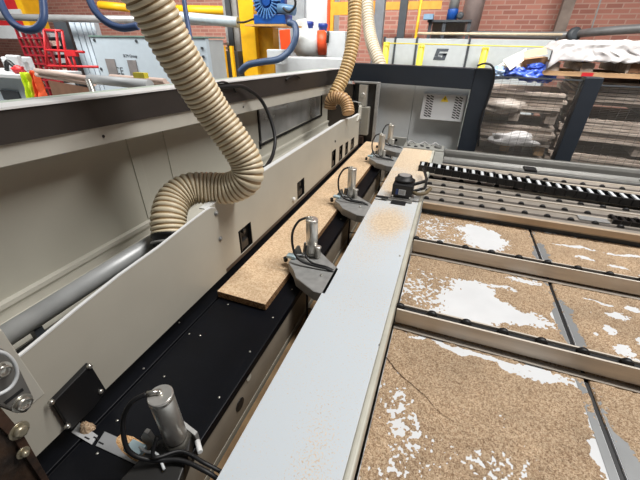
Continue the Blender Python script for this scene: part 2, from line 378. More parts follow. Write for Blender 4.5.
for px, py, rr in ((20, 431, .011), (24, 453, .006)):
    c = P(px, py, x=XR+.01); m = MB(); m.lathe((XR+.006, c.y, c.z), (1, 0, 0), [(0, rr+.004), (.003, rr+.004)], 18); m.lathe((XR+.009, c.y, c.z), (1, 0, 0), [(0, rr), (.007, rr), (.009, rr*.6)], 6)
    m.build('bolt', mat('worn_bolt', (176, 168, 146), .35, metal=.7), t)
# ------------------------------------------------------------------ hood at the back of the saw line
t = thing('saw_hood', 'long grey machine hood along the left side with a dark top band', 'machine hood', (-1.0, 1.6, 0))
Y0, Y1 = -.30, 3.12
def lerpz(a, b, y): return a+(b-a)*(y-.48)/(3.08-.48)
def band(prof0, prof1, mt, nm, bev=0, parent=None):
    a = [(x, Y0, lerpz(z0, z1, Y0)) for (x, z0), (_, z1) in zip(prof0, prof1)]; b = [(x, Y1, lerpz(z0, z1, Y1)) for (x, z0), (_, z1) in zip(prof0, prof1)]
    return MB().loft(a, b).build(nm, mt, parent or t, bev)
band([(-.95, 1.538), (-.95, 1.611), (-1.065, 1.611), (-1.065, 1.538)], [(-.95, 1.452), (-.95, 1.563), (-1.065, 1.563), (-1.065, 1.452)], darkband, 'top_beam')
band([(-.946, 1.611), (-.946, 1.616), (-1.03, 1.616), (-1.03, 1.611)], [(-.946, 1.563), (-.946, 1.568), (-1.03, 1.568), (-1.03, 1.563)], white, 'top_cover')['label'] = 'white top cover strip'
band([(-1.0305, 1.6115), (-1.0305, 1.6165), (-1.065, 1.6165), (-1.065, 1.6115)], [(-1.0305, 1.5635), (-1.0305, 1.5685), (-1.065, 1.5685), (-1.065, 1.5635)], mat('green_trim', (196, 210, 196), .5), 'green_trim')
band([(-.958, 1.489), (-.958, 1.5375), (-1.08, 1.5375), (-1.08, 1.489)], [(-.958, 1.383), (-.958, 1.4515), (-1.05, 1.4515), (-1.05, 1.383)], creamlight, 'upper_strip')
# back wall with window opening
WX = -1.07
wy0, wy1 = P(257, 99, x=WX).y, P(321, 85, x=WX).y; wz0, wz1 = P(260, 144, x=WX).z, P(257, 99, x=WX).z
m = MB(); ztop = interp([(-.3, 1.51), (3.12, 1.385)]); sheet(m, WX, .02, [-.3, .6, 3.12], lambda y: lerpz(1.489, 1.383, y)+.004, 1.115, [(wy0, wy1, wz0, wz1)])
m.build('back_panel', greywall, t)
m = MB(); m.prism([(-1.09, 1.122), (-1.052, 1.118), (-1.052, 1.104), (-1.060, 1.104), (-1.060, 1.065), (-.93, 1.062), (-.93, 1.0), (-.91, 1.0), (-.91, .80), (-1.09, .80)], 'y', Y0, Y1)
m.build('stepped_ledge', creamlight, t)
w = MB()
fr = .014
w.box(WX, WX+.010, wy0-fr, wy1+fr, wz1, wz1+fr); w.box(WX, WX+.010, wy0-fr, wy1+fr, wz0-fr, wz0); w.box(WX, WX+.010, wy0-fr, wy0, wz0, wz1); w.box(WX, WX+.010, wy1, wy1+fr, wz0, wz1)
wf = w.build('window_frame', blackplastic, t)
glass = mat('smoky_acrylic', (224, 226, 226), .12, rgb2=(176, 176, 174), scale=5, alpha=.45, var=.1)
B(WX-.012, WX-.008, wy0, wy1, wz0, wz1).build('window_pane', glass, t)
B(-1.20, -1.19, wy0-.15, wy1+.3, 1.1, 1.4).build('inner_lining', mat('inner_lining_grey', (226, 224, 220), .6, rgb2=(150, 148, 146), scale=7), t)
B(-1.15, -1.12, wy0+.35, wy0+.7, 1.27, 1.35).build('inner_label', palewhite, t)
m = MB(); c = P(260, 143, x=WX+.03); m.cyl((c.x, c.y, c.z-.035), (c.x, c.y, c.z+.01), .008, 12); m.build('gas_strut', blackplastic, t)
for py_, y_ in ((0, .72), (0, 1.5)): 
    MB().lathe((-.958, y_, lerpz(1.51, 1.42, y_)), (1, 0, 0), [(0, .005), (.002, .004)], 8).build('rivet', rubber, t)
# raised vertical seams of the back panel
for px in (133, 170):
    c = P(px, 150, x=WX); B(WX, WX+.004, c.y-.02, c.y+.02, 1.125, 1.46).build('seam_rib', greywall, t, .001)
B(-.9285, -.909, Y0, Y1, .93, 1.058).build('gap_shade_sheet', rubber, t)  # black sheet added to keep the gap behind the pipe in shade
# suction tube
t = thing('suction_pipe', 'straight smooth grey suction pipe lying behind the near cover panel', 'pipe', (-.80, .4, 1.15))
pc = P(84, 286, x=-.865)
MB().lathe((pc.x, .205, pc.z), (0, 1, 0), [(0, .0262), (.50, .0262), (.53, .025)], 28).build('pipe', mat('pipe_grey', (176, 178, 178), .4, metal=.2), t)
for y in (.30, .62): B(pc.x-.012, pc.x+.012, y, y+.02, .9305, pc.z-.025).build('pipe_support', slate, t)
# ------------------------------------------------------------------ corrugated hoses
def hose(name, pts, rad, pitch, label, rib=hose_rib, web=hose_groove, amp=.055, group=None):
    path = resample(catmull(pts, 24), pitch/6)
    amps = [0, .6, 1, .6]
    m = MB(); m.tube(path, rad, 28, 1, rf=lambda i: rad*(1+amp*(1, .85, .1, -.9, .1, .85)[i % 6]), mf=lambda i: 1 if i % 6 in (2, 3) else 0)
    o = m.build(name, [rib, web]); tag(o, label, 'hose', group); return o, path
H1 = [(118, -60, .74), (135, -22, .78), (154, 10, .83), (175, 50, .90), (195, 83, .97), (214, 113, 1.04), (233, 140, 1.09), (246, 162, 1.13), (246, 179, 1.15), (230, 188, 1.17), (210, 188, 1.17), (190, 189, 1.15), (175, 199, 1.12), (169, 216, 1.09), (169.5, 236, 1.08)]
o, path1 = hose('suction_hose', [P(a, b, d=c) for a, b, c in H1], .0535, .0155, 'large cream ribbed suction hose hanging down and bending into the near cover')
e = path1[-1]; dr = (path1[-1]-path1[-7]).normalized()
t = thing('hose_connector', 'black rubber sleeve joining the large hose to the grey pipe', 'connector', tuple(e))
MB().lathe(e-dr*.012, dr, [(0, .048), (.002, .055), (.016, .056), (.018, .052), (.030, .050), (.05, .046)], 28).build('sleeve', rubber, t)
MB().lathe(e+dr*.02, dr, [(0, .0575), (.004, .0583), (.008, .0575)], 28).build('hose_clamp', castgrey, t)
H2 = [(356, -30, 2.35), (355, 0, 2.38), (354, 30, 2.42), (350, 56, 2.46), (343, 78, 2.50), (336, 92, 2.52), (331, 103, 2.54)]
hose('suction_hose', [P(a, b, d=c) for a, b, c in H2], .049, .022, 'amber ribbed suction hose dropping past the far end of the dark beam', rib=mat('hose_rib_amber', (222, 192, 140), .35, var=.08), web=mat('hose_web_amber', (186, 142, 84), .4, var=.1))
H2b = [(330, 108, 2.50), (331, 101, 2.47), (336, 97.5, 2.44), (343, 99, 2.42), (347, 105, 2.42), (348.5, 114, 2.42)]
hose('suction_hose', [P(a, b, d=c) for a, b, c in H2b], .045, .018, 'short arched brown ribbed hose elbow above the end of the far cover panel', rib=mat('hose_rib_tan', (206, 168, 122), .35, var=.08), web=mat('hose_web_tan', (140, 98, 62), .4, var=.1))
H3 = [(366, -30, 3.6), (367, 0, 3.6), (369, 28, 3.6), (373, 46, 3.55), (379, 62, 3.5), (384, 80, 3.5)]
hose('suction_hose', [P(a, b, d=c) for a, b, c in H3], .064, .03, 'pale ribbed hose passing down behind the anthracite crossbeam', rib=mat('hose_rib_grey', (206, 196, 176), .4), web=mat('hose_web_grey', (168, 150, 122), .45))
tag(MB().tube([P(213, 88, x=-.94), P(238, 86, x=-.93), P(249, 90, x=-.92), P(261, 100, x=-.90), P(270, 118, x=-.86), P(275, 138, x=-.82), P(273, 154, x=-.79), P(268, 164, x=-.76), P(263, 170, x=-.73)], .009, 10, 8).build('black_cable', rubber), 'thick black cable hanging from the hood down onto the cover panel', 'cable')
tag(MB().tube([P(205, 86, x=-.94), P(214, 84, x=-.93), P(224, 82, x=-.935), P(232, 86, x=-.94), P(236, 92, x=-.945)], .004, 8, 8).build('thin_cable', rubber), 'thin dark cable arching out of the hood band beside the thick cable', 'cable')
c = P(263, 170, x=-.735)
tag(MB().lathe(c+Vector((0, 0, .012)), (0, .3, -1), [(0, .012), (.02, .013), (.03, .009)], 14).build('cable_gland', blackplastic), 'black gland where the thick cable enters the cover panel', 'cable gland')
c = P(290, 78, x=-.945)
tag(MB().tube([P(286, 80, x=-.942), P(290, 77, x=-.935), P(296, 75.5, x=-.935), P(300, 78, x=-.942)], .006, 8, 6).build('cable_bow', rubber), 'short black cable bow on the dark hood band above the window', 'cable')
# ------------------------------------------------------------------ clamps
def make_clamp(near=False):
    t = thing('board_clamp', '', 'clamp', (0, 0, 0), 'pneumatic clamps along the white beam')
    body = [(-.068, -.085), (-.028, -.125), (.0, -.165), (.09, -.215), (.135, -.215), (.135, -.055), (.09, -.02), (.02, .040), (-.068, -.01)]
    if near: body = [(-.055, -.10), (-.045, -.03), (-.02, .022), (.02, .022), (.045, -.02), (.06, -.07), (.135, -.09), (.135, -.24), (-.02, -.24)]
    m = MB(); m.prism(body, 'z', .963 if near else .958, 1.000); m.build('clamp_body', mat('clamp_body_dark', (44, 43, 42), .45, metal=.3) if near else castgrey, t, .003)  # near clamp body gets a darker colour than the other clamps
    m = MB(); m.cyl((0, 0, 1.0), (0, 0, 1.012), .020, 20); m.lathe((0, 0, 1.008), (0, 0, 1), [(0, .018), (.012, .0238), (.146, .0238), (.149, .0232), (.149, .0245), (.157, .0245), (.159, .023)], 28)
    cy = m.build('cylinder', steel, t)
    m = MB(); m.lathe((-.004, .002, 1.166), (0, 0, 1), [(0, .006), (.008, .006), (.010, .004)], 12); m.cyl((-.004, .002, 1.172), (-.022, -.010, 1.172), .005, 10); f = m.build('air_fitting', zinc, cy)
    m = MB()
    if near: m.cyl((.035, .02, .985), (.06, .0, .992), .006, 12, bev=.001); m.build('white_plug', white, t)
    else: m.lathe((.030, -.012, 1.0), (0, 0, 1), [(0, .012), (.045, .012), (.047, .014), (.053, .014), (.055, .010)], 18); m.build('guide_pin', steel, t)
    if near: m = MB(); m.lathe((0, 0, .96), (0, 0, 1), [(0, .030), (.045, .030), (.052, .026)], 6); m.build('hexagon_base', mat('hex_dark', (92, 90, 84), .45, metal=.4), t)
    ho = .05 if near else 0
    m = MB(); m.prism([(-.075, .955), (-.03, .955), (-.03, .99), (-.045, 1.045), (-.055, 1.045), (-.075, 1.01)], 'y', -.028, -.018); m.prism([(-.055, .955), (.03, .955), (.03, 1.0), (-.02, 1.035), (-.045, 1.035)], 'y', .022, .032)
    m.build('side_bracket', castgrey, t, .001)
    m = MB(); m.lathe((-.098, -.045, .972), (0, -.2, 1), [(0, .006), (.004, .009), (.020, .009), (.022, .007)], 14); m.build('stop_knob', rubber, t)
    m = MB(); m.box(-.088, -.048, -.062, -.036, 1.0, 1.014); m.build('sensor', bluelabel, t, .003)
    m = MB(); m.tube([(-.06, -.045, 1.012), (-.035, -.05, 1.022), (-.01, -.045, 1.018), (.02, -.06, 1.008)], .003, 8, 6); m.build('sensor_cable', palewhite, t)
    m = MB(); m.tube([(-.022, -.010, 1.172), (-.045, -.03, 1.160), (-.062, -.05, 1.115), (-.050, -.07, 1.055), (-.015, -.085+ho*.5, 1.022), (.04, -.085+ho, 1.012), (.10, -.082+ho, 1.008), (.128, -.08+ho, .99)], .0048, 10, 8); m.build('air_hose', rubber, t)
    m = MB(); m.tube([(-.012, -.030, 1.06), (-.005, -.055, 1.030), (.03, -.070+ho, 1.012), (.09, -.070+ho, 1.008), (.128, -.066+ho, .99)], .0042, 10, 8); m.build('air_hose', rubber, t)
    m = MB(); m.cyl((.045, -.165, .955), (.045, -.165, .775), .0045, 8); m.tube([(.045, -.165, .86), (.075, -.150, .855), (.10, -.14, .87), (.12, -.14, .93)], .003, 8, 6); m.build('lower_rod', rubber, t)
    m = MB()
    for x, y in (((.085, -.12), (.04, -.15)) if near else ((.085, -.12), (.085, -.06), (-.045, -.03))): m.lathe((x, y, 1.0), (0, 0, 1), [(0, .005), (.004, .005), (.005, .003)], 8)
    m.build('screw', zinc, t)
    return t
cln = make_clamp(True); cl0 = make_clamp()
cl = [((-.431, .270, -.022), 'pneumatic clamp nearest the camera, its cylinder tilted largest over the black table'),
      ((-.415, 1.055, 0), 'second pneumatic clamp from the camera, at the near end of the chipboard strip'),
      ((-.430, 1.700, 0), 'third pneumatic clamp from the camera, level with the motor on the white beam'),
      ((-.430, 2.55, 0), 'fourth pneumatic clamp from the camera, just before the farthest one'),
      ((-.425, 2.93, 0), 'farthest pneumatic clamp, next to the end plate of the white beam')]
cln.location = cl[0][0]; cln['label'] = cl[0][1]; cl0.location = cl[1][0]; cl0['label'] = cl[1][1]
for l, lab in cl[2:]: dup(cl0, l, lab)
# ------------------------------------------------------------------ numpy noise
rs = np.random.RandomState(3); LAT = rs.rand(256, 256)
def vn(x, y):
    xi = np.floor(x).astype(int); yi = np.floor(y).astype(int); fx = x-xi; fy = y-yi; fx = fx*fx*(3-2*fx); fy = fy*fy*(3-2*fy)
    g = lambda a, b: LAT[a % 256, b % 256]
    return (g(xi, yi)*(1-fx)+g(xi+1, yi)*fx)*(1-fy)+(g(xi, yi+1)*(1-fx)+g(xi+1, yi+1)*fx)*fy
def fbm(x, y, s, o=4):
    r = 0; a = 1; tot = 0
    for k in range(o): r = r+a*vn(x*s+17*k, y*s+5*k); tot += a; a *= .55; s *= 2.05
    return r/tot*2-1
def gridmesh(name, X, Y, Z, mt, attr=None, keep=None, parent=None, smooth=True):
    ny, nx = X.shape; me = bpy.data.meshes.new(name)
    idx = np.arange(nx*ny).reshape(ny, nx); q = np.stack([idx[:-1, :-1], idx[:-1, 1:], idx[1:, 1:], idx[1:, :-1]], -1).reshape(-1, 4)
    if keep is not None: q = q[keep[q].any(1)] if keep.ndim == 1 else q
    me.from_pydata(np.stack([X.ravel(), Y.ravel(), Z.ravel()], -1).tolist(), [], q.tolist()); me.materials.append(mt)
    if smooth: me.polygons.foreach_set('use_smooth', [True]*len(q))
    if attr is not None:
        a = me.attributes.new('dust', 'FLOAT', 'POINT'); a.data.foreach_set('value', attr.ravel().astype(np.float32))
    o = bpy.data.objects.new(name, me); C.objects.link(o)
    if parent: o.parent = parent; o.location = -parent.location
    return o
# ------------------------------------------------------------------ white guide beam
t = thing('white_guide_beam', 'wide white steel beam dusted with sawdust running away between clamps and roller rails', 'beam', (-.17, 1.3, .9))
bx0, bx1 = -.295, -.058
B(bx0, bx1, -.35, 2.88, .935, .9995).build('beam_box', white, t, .002)
gx, gy = np.meshgrid(np.linspace(bx0+.002, bx1-.001, 60), np.linspace(-.349, 2.879, 560))
d = .08*fbm(gx, gy, 6)+.03
d = d+np.clip((gy-1.15)/.6, 0, 1)*.10+np.clip((gy-1.95)/.5, 0, 1)*.26*np.clip(1.2+fbm(gx+3, gy, 7), 0, 1.3)
def blob(x, y, rx, ry, a, gx=None, gy=None): return a*np.exp(-(((gx-x)/rx)**2+((gy-y)/ry)**2))
d = d+blob(-.18, 1.46, .09, .15, .33, gx, gy)+blob(-.13, .33, .05, .12, .13, gx, gy)+blob(-.2, 1.2, .1, .25, .08, gx, gy)+blob(-.20, 1.95, .09, .12, .35, gx, gy)
gridmesh('top_face', gx, gy, np.full_like(gx, 1.0), dustmetal('dusty_white_steel', (206, 214, 220), ((204, 180, 150), (230, 211, 184))), attr=d, parent=t)
m = MB(); m.box(-.058, -.040, -.35, 2.88, .925, 1.004); m.build('edge_lip', mat('lip_cream', (196, 194, 180), .4), t, .006, bseg=3)
B(-.26, -.07, -.3, 2.8, .3, .93).build('understructure', greywall, t)
for px, py in ((380, 345), (400, 256)):
    c = P(px, py, z=1.0); MB().lathe((c.x, c.y, 1.0), (0, 0, 1), [(0, .004), (.0025, .004), (.003, .002)], 12).build('screw', zinc, t)
# end plate of beam
t = thing('beam_end_bracket', 'grey drilled bracket with a round knob bolted across the far end of the white beam', 'bracket', (-.2, 2.95, 1))
m = MB(); m.box(-.47, -.30, 3.08, 3.10, .96, 1.035); m.box(-.30, .03, 2.885, 3.06, .96, 1.006); m.box(-.035, .035, 2.55, 2.884, .95, .995)
m.build('plate', castgrey.copy() if False else mat('end_plate_grey', (160, 160, 154), .45, metal=.3), t, .002)
m = MB()
for x in (-.26, -.20, -.15, -.10): m.lathe((x, 2.95+random.uniform(-.03, .04), 1.006), (0, 0, 1), [(0, .016), (.006, .015), (.008, .008)], 12)
m.build('socket_screw', blackplastic, t)
MB().lathe((-.02, 2.97, 1.006), (0, 0, 1), [(0, .032), (.012, .032), (.016, .026), (.016, .012), (.02, .010)], 20).build('knob', mat('knob_grey', (92, 92, 90), .4), t)
m = MB()
for x in (-.28, -.17, -.08): m.tube([(x, 2.99, 1.012), (x+.03, 3.02, 1.03), (x+.07, 3.0, 1.012)], .006, 8, 6)
m.build('tubing', castgrey, t)
MB().lathe((-.39, 3.079, 1.01), (0, -1, 0), [(0, .012), (.006, .012)], 12).build('black_button', rubber, t)
# motor on the beam
t = thing('servo_motor', 'small black servo motor standing on the white beam with a cable to the right', 'motor', (-.17, 1.83, 1.0))
mx, my = -.150, 1.80
m = MB(); m.box(mx-.058, mx+.052, my-.065, my+.065, 1.022, 1.098); m.build('housing', blackplastic, t, .008, bseg=3)
m = MB(); m.lathe((mx-.005, my+.005, 1.097), (0, 0, 1), [(0, .052), (.014, .052), (.017, .046), (.017, .042), (.032, .040), (.034, .034)], 28); m.build('encoder_cap', rubber, t)
MB().lathe((mx-.005, my+.005, 1.131), (0, 0, 1), [(0, .031), (.001, .031)], 24).build('cap_disc', mat('disc_grey', (150, 150, 150), .3), t)
m = MB(); m.box(mx-.02, mx+.018, my-.0662, my-.0652, 1.040, 1.072); m.build('rating_label', palewhite, t)
m = MB(); m.box(mx-.036, mx-.021, my-.0662, my-.0652, 1.040, 1.072); m.build('label_stripe', mat('label_blue', (30, 60, 120), .5), t)
m = MB()
for k in range(4): m.box(mx-.016, mx+.012, my-.0666, my-.0662, 1.046+.006*k, 1.048+.006*k)
m.build('label_print', printink, t)
m = MB(); m.box(-.26, -.09, my-.075, my-.045, 1.003, 1.012); m.box(mx-.06, mx+.06, my-.07, my+.07, 1.012, 1.021); m.build('base_plate', mat('pale_plate', (170, 168, 164), .4, metal=.5), t, .002)
m = MB(); m.box(mx-.05, mx+.03, my-.115, my-.08, 1.002, 1.008); m.box(-.29, -.22, my-.085, my-.07, 1.012, 1.022); m.build('lock_lever', rubber, t, .002)
for x in (mx-.05, mx+.045): MB().lathe((x, my-.065, 1.03), (0, -1, 0), [(0, .005), (.003, .005)], 10).build('screw', zinc, t)
for i, (dz, dy) in enumerate(((.085, .0), (.075, .02), (.05, -.02))):
    m = MB(); m.tube([(mx+.045, my+dy, 1.0+dz), (mx+.085, my+dy+.02, 1.0+dz+.012), (mx+.11, my+.10+dy, 1.0+dz), (mx+.10, my+.25, 1.055), (mx+.07, my+.42, 1.05)], .008, 10, 8); m.build('motor_cable', rubber, t)
m = MB(); m.tube([(mx+.045, my-.01, 1.05), (mx+.08, my-.03, 1.045), (mx+.12, my-.01, 1.05), (mx+.14, my+.08, 1.045)], .010, 10, 8); m.build('braided_cable', mat('braid', (110, 96, 70), .6), t)
# ------------------------------------------------------------------ roller rails
ROLL = .1115
def roller_proto(parent, x, y, z):
    m = MB(); m.lathe((x, y-.009, z), (0, 1, 0), [(0, .013), (.003, .0165), (.015, .0165), (.018, .013)], 18)
    return m.build('roller', rubber, parent, loc=(x, y, z))
def rail(y, label, kind, x0=-.036, x1=1.9, nroll=16):
    t = thing('roller_rail', label, 'roller rail', (x0, y, .90), 'roller rails across the dusty bed')
    if kind == 'thin':
        B(x0, x1, y-.020, y-.013, .893, .955).build('front_face', alu, t, .0015)
        B(x0, x1, y+.012, y+.018, .893, .953).build('rear_face', alu, t)
        B(x0, x1, y-.0128, y+.0118, .893, .945).build('roller_channel', rubber, t)
        B(x0, x1, y-.040, y-.0205, .882, .886).build('bottom_flange', dustyalu, t, .001)
        rz = .949
    else:
        B(x0, x1, y-.045, y+.084, .90, .9495).build('rail_body', dustyalu, t, .002)
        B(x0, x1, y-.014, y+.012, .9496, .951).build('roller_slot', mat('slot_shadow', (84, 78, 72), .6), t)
        B(x0, x1, y+.074, y+.083, .9498, .957).build('rear_lip', alu, t)
        rz = .949
    xs = [-.030+.002*random.random()+ROLL*k for k in range(nroll)]
    r0 = roller_proto(t, xs[0]+.002 if kind == 'thin' else .066-ROLL+.09, y, rz)
    for k, x in enumerate(xs[1:], 1):
        q = r0.copy(); C.objects.link(q); q.parent = t; q.location = Vector((x if kind == 'thin' else .066+ROLL*(k-1), y, rz))-t.location
    if kind != 'thin': r0.location = Vector((-.022, y, rz))-t.location
    return t
rail(.927, 'roller rail nearest the camera, with black rollers above the sawdust', 'thin')
rail(1.435, 'single roller rail in the middle of the sawdust bed, second from the camera', 'thin')
ords = ['front-most rail of the close-packed bank beyond the sawdust bed', 'second rail of the close-packed roller bank, before the cable chain', 'third rail of the close-packed roller bank, running under the cable chain', 'fourth rail of the close-packed roller bank, just behind the cable chain', 'fifth rail of the close-packed roller bank, near the far steel tube', 'farthest rail of the roller bank, directly in front of the steel tube']
for k, l in enumerate(ords): rail(1.955+.1315*k, l, 'bank')
# front plate below first bank rail
m = B(-.036, 1.9, 1.885, 1.905, .918, .952); o = m.build('front_fascia', mat('fascia_dusty', (196, 176, 152), .5, metal=.25, var=.08), None, .002)
tag(o, 'dusty light metal fascia along the front of the close-packed roller bank', 'fascia')
o = B(-.036, 1.9, 1.912, 1.93, .86, .899).build('fascia_gap_shade', slate); tag(o, 'narrow dark strip standing for the shaded gap below the dusty fascia of the roller bank', 'strip')  # dark strip put in as the shadow line under the fascia
# ------------------------------------------------------------------ bed sheets and sawdust
ZB = .878
for (a, b, n_) in ((-.036, .545, 'left'), (.562, 1.9, 'right')):
    t = thing('bed_sheet', 'white painted bed sheet %s of the black seam, mostly under sawdust' % n_, 'machine bed', ((a+b)/2, 1, ZB-.01), 'painted bed sheets')
    B(a, b, .0, 1.905, ZB-.012, ZB).build('sheet', bedwhite, t)
    if n_ == 'left': B(a+.558, b-.0015, .0, 1.90, ZB+.0001, ZB+.0012).build('edge_strip', bedgrey, t)
    else: B(a+.0015, a+.045, .0, 1.90, ZB+.0001, ZB+.0012).build('edge_strip', bedgrey, t)
o = B(.5455, .5615, 0, 1.854, ZB-.03, ZB-.006).build('bed_seam', rubber); tag(o, 'narrow black seam between the two bed sheets', 'seam')
for y in (.585, .84, 1.16, 1.58, 1.72):
    pass
o = B(-.036, 1.9, 0, 1.84, 0, ZB-.031).build('bed_substructure', slate); tag(o, 'dark frame carrying the bed sheets under the roller rails', 'frame')
gx, gy = np.meshgrid(np.linspace(-.034, 1.89, 610), np.linspace(.18, 1.900, 545))
n1 = fbm(gx, gy, 9, 5); n2 = fbm(gx+9, gy+4, 60, 3); n3 = fbm(gx+2, gy+8, 130, 2)
wrp = .03*fbm(gx+5, gy, 12, 3); wx = gx+wrp; wy = gy+.03*fbm(gx, gy+7, 12, 3)
c = np.full_like(gx, 1.3)
def bl(x, y, rx, ry, a, rot=0, p=4):
    global c
    u = (wx-x)*math.cos(rot)+(wy-y)*math.sin(rot); v = -(wx-x)*math.sin(rot)+(wy-y)*math.cos(rot)
    c = c-a*np.exp(-((u/rx)**2+(v/ry)**2)**(p/2))
# sharp bare patches
bl(.32, 1.70, .115, .13, 3.4); bl(.27, 1.79, .10, .05, 2.6)
bl(.26, 1.13, .13, .10, 3.4); bl(.40, 1.12, .12, .055, 3.0, -.1); bl(.25, 1.25, .09, .05, 2.8); bl(.36, 1.295, .045, .02, 2.4); bl(.20, 1.0, .14, .06, 2.6)
bl(.44, 1.375, .10, .018, 2.4); 
bl(.42, .862, .15, .030, 3.0, -.02); bl(.20, .875, .16, .014, 2.2)
bl(.525, .66, .018, .15, 2.4); bl(.535, 1.10, .01, .10, 1.0)
for x, y, a_, b_ in ((.76, 1.25, .05, .025), (.70, 1.16, .02, .03), (.80, 1.13, .05, .025), (.86, 1.22, .03, .03), (.72, 1.06, .035, .03), (.90, 1.10, .04, .03), (.83, 1.32, .04, .02), (.66, 1.12, .012, .012), (.93, 1.30, .05, .02), (.72, 1.32, .05, .010),
                    (.76, 1.68, .045, .02), (.88, 1.66, .04, .018), (.96, 1.60, .025, .018), (.74, 1.79, .12, .014), (1.0, 1.78, .14, .014), (.66, .99, .02, .02), (.85, .98, .04, .03), (1.1, 1.2, .06, .04), (1.3, 1.1, .08, .05), (1.25, 1.7, .06, .03), (1.5, 1.25, .07, .06), (1.2, .6, .09, .05), (1.6, .7, .06, .05)):
    bl(x, y, a_, b_, 3.0)
# speckled thin cover
bl(.06, 1.68, .15, .22, 1.55, p=4); bl(.05, 1.15, .18, .18, 1.5, p=4); bl(.14, .88, .16, .02, 1.1)
bl(.01, .62, .07, .10, 1.45, .4, 3); bl(.07, .52, .09, .08, 1.6, p=3); bl(.03, .40, .07, .08, 1.45, p=3); bl(.27, .54, .12, .05, 1.5, .3, 3); bl(.34, .46, .09, .05, 1.5, p=3); bl(.30, .66, .05, .03, .85); bl(.17, .42, .08, .04, .9); bl(.60, .45, .05, .2, .8)
bl(.56, .9, .018, 2, .5, p=2)
for yy0, yy1 in ((1.44, 1.85), (.96, 1.36), (.3, .86)):
    bl(.563, (yy0+yy1)/2-.03, .042, .15 if yy0 > .5 else .24, 2.6, p=8)
field = c+.33*n1+1.0*n2+1.1*n3
zf = ZB+.0012+np.clip(field, -1, 1.6)*.0022+.0018*np.clip(n1, -1, 1)*(field > 0)+.0010*n3
for yr in (.927, 1.435): zf = zf+.004*np.exp(-((gy-(yr+.06))/.03)**2)*(c > .8)
# crack in the dust
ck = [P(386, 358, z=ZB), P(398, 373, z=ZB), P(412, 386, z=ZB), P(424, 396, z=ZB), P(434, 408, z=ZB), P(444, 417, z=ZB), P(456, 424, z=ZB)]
for a, b in zip(ck, ck[1:]):
    ax, ay, bx_, by_ = a.x, a.y, b.x, b.y; L2 = (bx_-ax)**2+(by_-ay)**2
    tt = np.clip(((gx-ax)*(bx_-ax)+(gy-ay)*(by_-ay))/L2, 0, 1); dd = np.hypot(gx-(ax+tt*(bx_-ax)), gy-(ay+tt*(by_-ay)))
    zf = zf-.0012*np.exp(-(dd/.0026)**2)
seam = np.abs(gx-.5535) < .009
zf = np.where(seam, ZB-.004, zf)
kp = (zf > ZB+.0002).ravel()
o = gridmesh('sawdust', gx, gy, zf, sawdust, keep=kp)
tag(o, 'brown sawdust spread over the bed sheets between the roller rails', 'sawdust', kind='stuff')
sd = o
def surf(x, y):
    i = int(round((x+.034)/(1.89+.034)*609)); j = int(round((y-.18)/(1.900-.18)*544)); return float(zf[max(0, j-1):j+2, max(0, i-1):i+2].max())
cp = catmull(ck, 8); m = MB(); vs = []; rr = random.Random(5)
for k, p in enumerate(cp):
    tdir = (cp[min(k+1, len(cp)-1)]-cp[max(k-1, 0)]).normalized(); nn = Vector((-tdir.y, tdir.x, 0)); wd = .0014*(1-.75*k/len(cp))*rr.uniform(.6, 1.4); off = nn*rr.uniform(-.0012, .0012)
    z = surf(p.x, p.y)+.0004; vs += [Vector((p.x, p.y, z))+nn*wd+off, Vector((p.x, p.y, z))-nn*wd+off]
m.add(vs, [(2*k, 2*k+1, 2*k+3, 2*k+2) for k in range(len(cp)-1)]); m.build('crack_shade', mat('crack_shade_brown', (70, 44, 28), .9), sd)  # dark ribbon on the dust paints the shade inside the crack
# ------------------------------------------------------------------ energy chain
t = thing('cable_chain', 'black cable chain with white links sagging across the roller bank', 'cable chain', (.5, 2.3, 1))
pa = Vector((-.09, 2.36, 1.0)); pb = Vector((1.95, 2.255, .962)); n = 38
for k in range(n):
    f = k/(n-1); c = pa.lerp(pb, f); c.z = 1.005-.03*min(1, f*2.0)+.013
    if True:
        q = MB(); dx = (pb.x-pa.x)/(n-1)
        if k == 0:
            q.box(-dx*.49, dx*.49, -.052, -.040, -.020, .022); q.box(-dx*.49, dx*.49, .040, .052, -.020, .022); q.box(-dx*.49, dx*.49, -.0399, .0399, -.020, -.012)
            lk = q.build('chain_link', blackplastic, t, .002); me_l = lk.data; lk.location = c-t.location
            q = MB(); q.box(-dx*.22, dx*.10, -.0395, .0395, .014, .0225); lb = q.build('cross_bar', palewhite, lk); lb.location = (0, 0, 0); 
        else:
            l2 = lk.copy(); C.objects.link(l2); l2.parent = t; l2.location = c-t.location
            l3 = lb.copy(); C.objects.link(l3); l3.parent = l2; l3.location = (0, 0, 0)
m = MB(); m.tube([pa+Vector((-.03, 0, -.008)), pa+Vector((.3, -.02, -.012)), pb+Vector((-.3, 0, -.006)), pb+Vector((0, 0, -.006))], .009, 8, 6); m.build('inner_cable', rubber, t)
t = thing('short_cable_chain', 'short dark cable chain lying in the roller bank at the right edge', 'cable chain', (1.1, 2.02, .96))
m = MB()
for k in range(16):
    x = .93+k*.04; m.box(x, x+.036, 1.985, 1.993, .952, .975); m.box(x, x+.036, 2.045, 2.053, .952, .975); m.box(x+.008, x+.022, 1.993, 2.045, .966, .975)
m.build('links', blackplastic, t)
o = B(.78, .92, 1.975, 2.03, .9515, .956).build('sheet_piece', galv); tag(o, 'small pale sheet metal piece next to the short dark chain', 'plate')
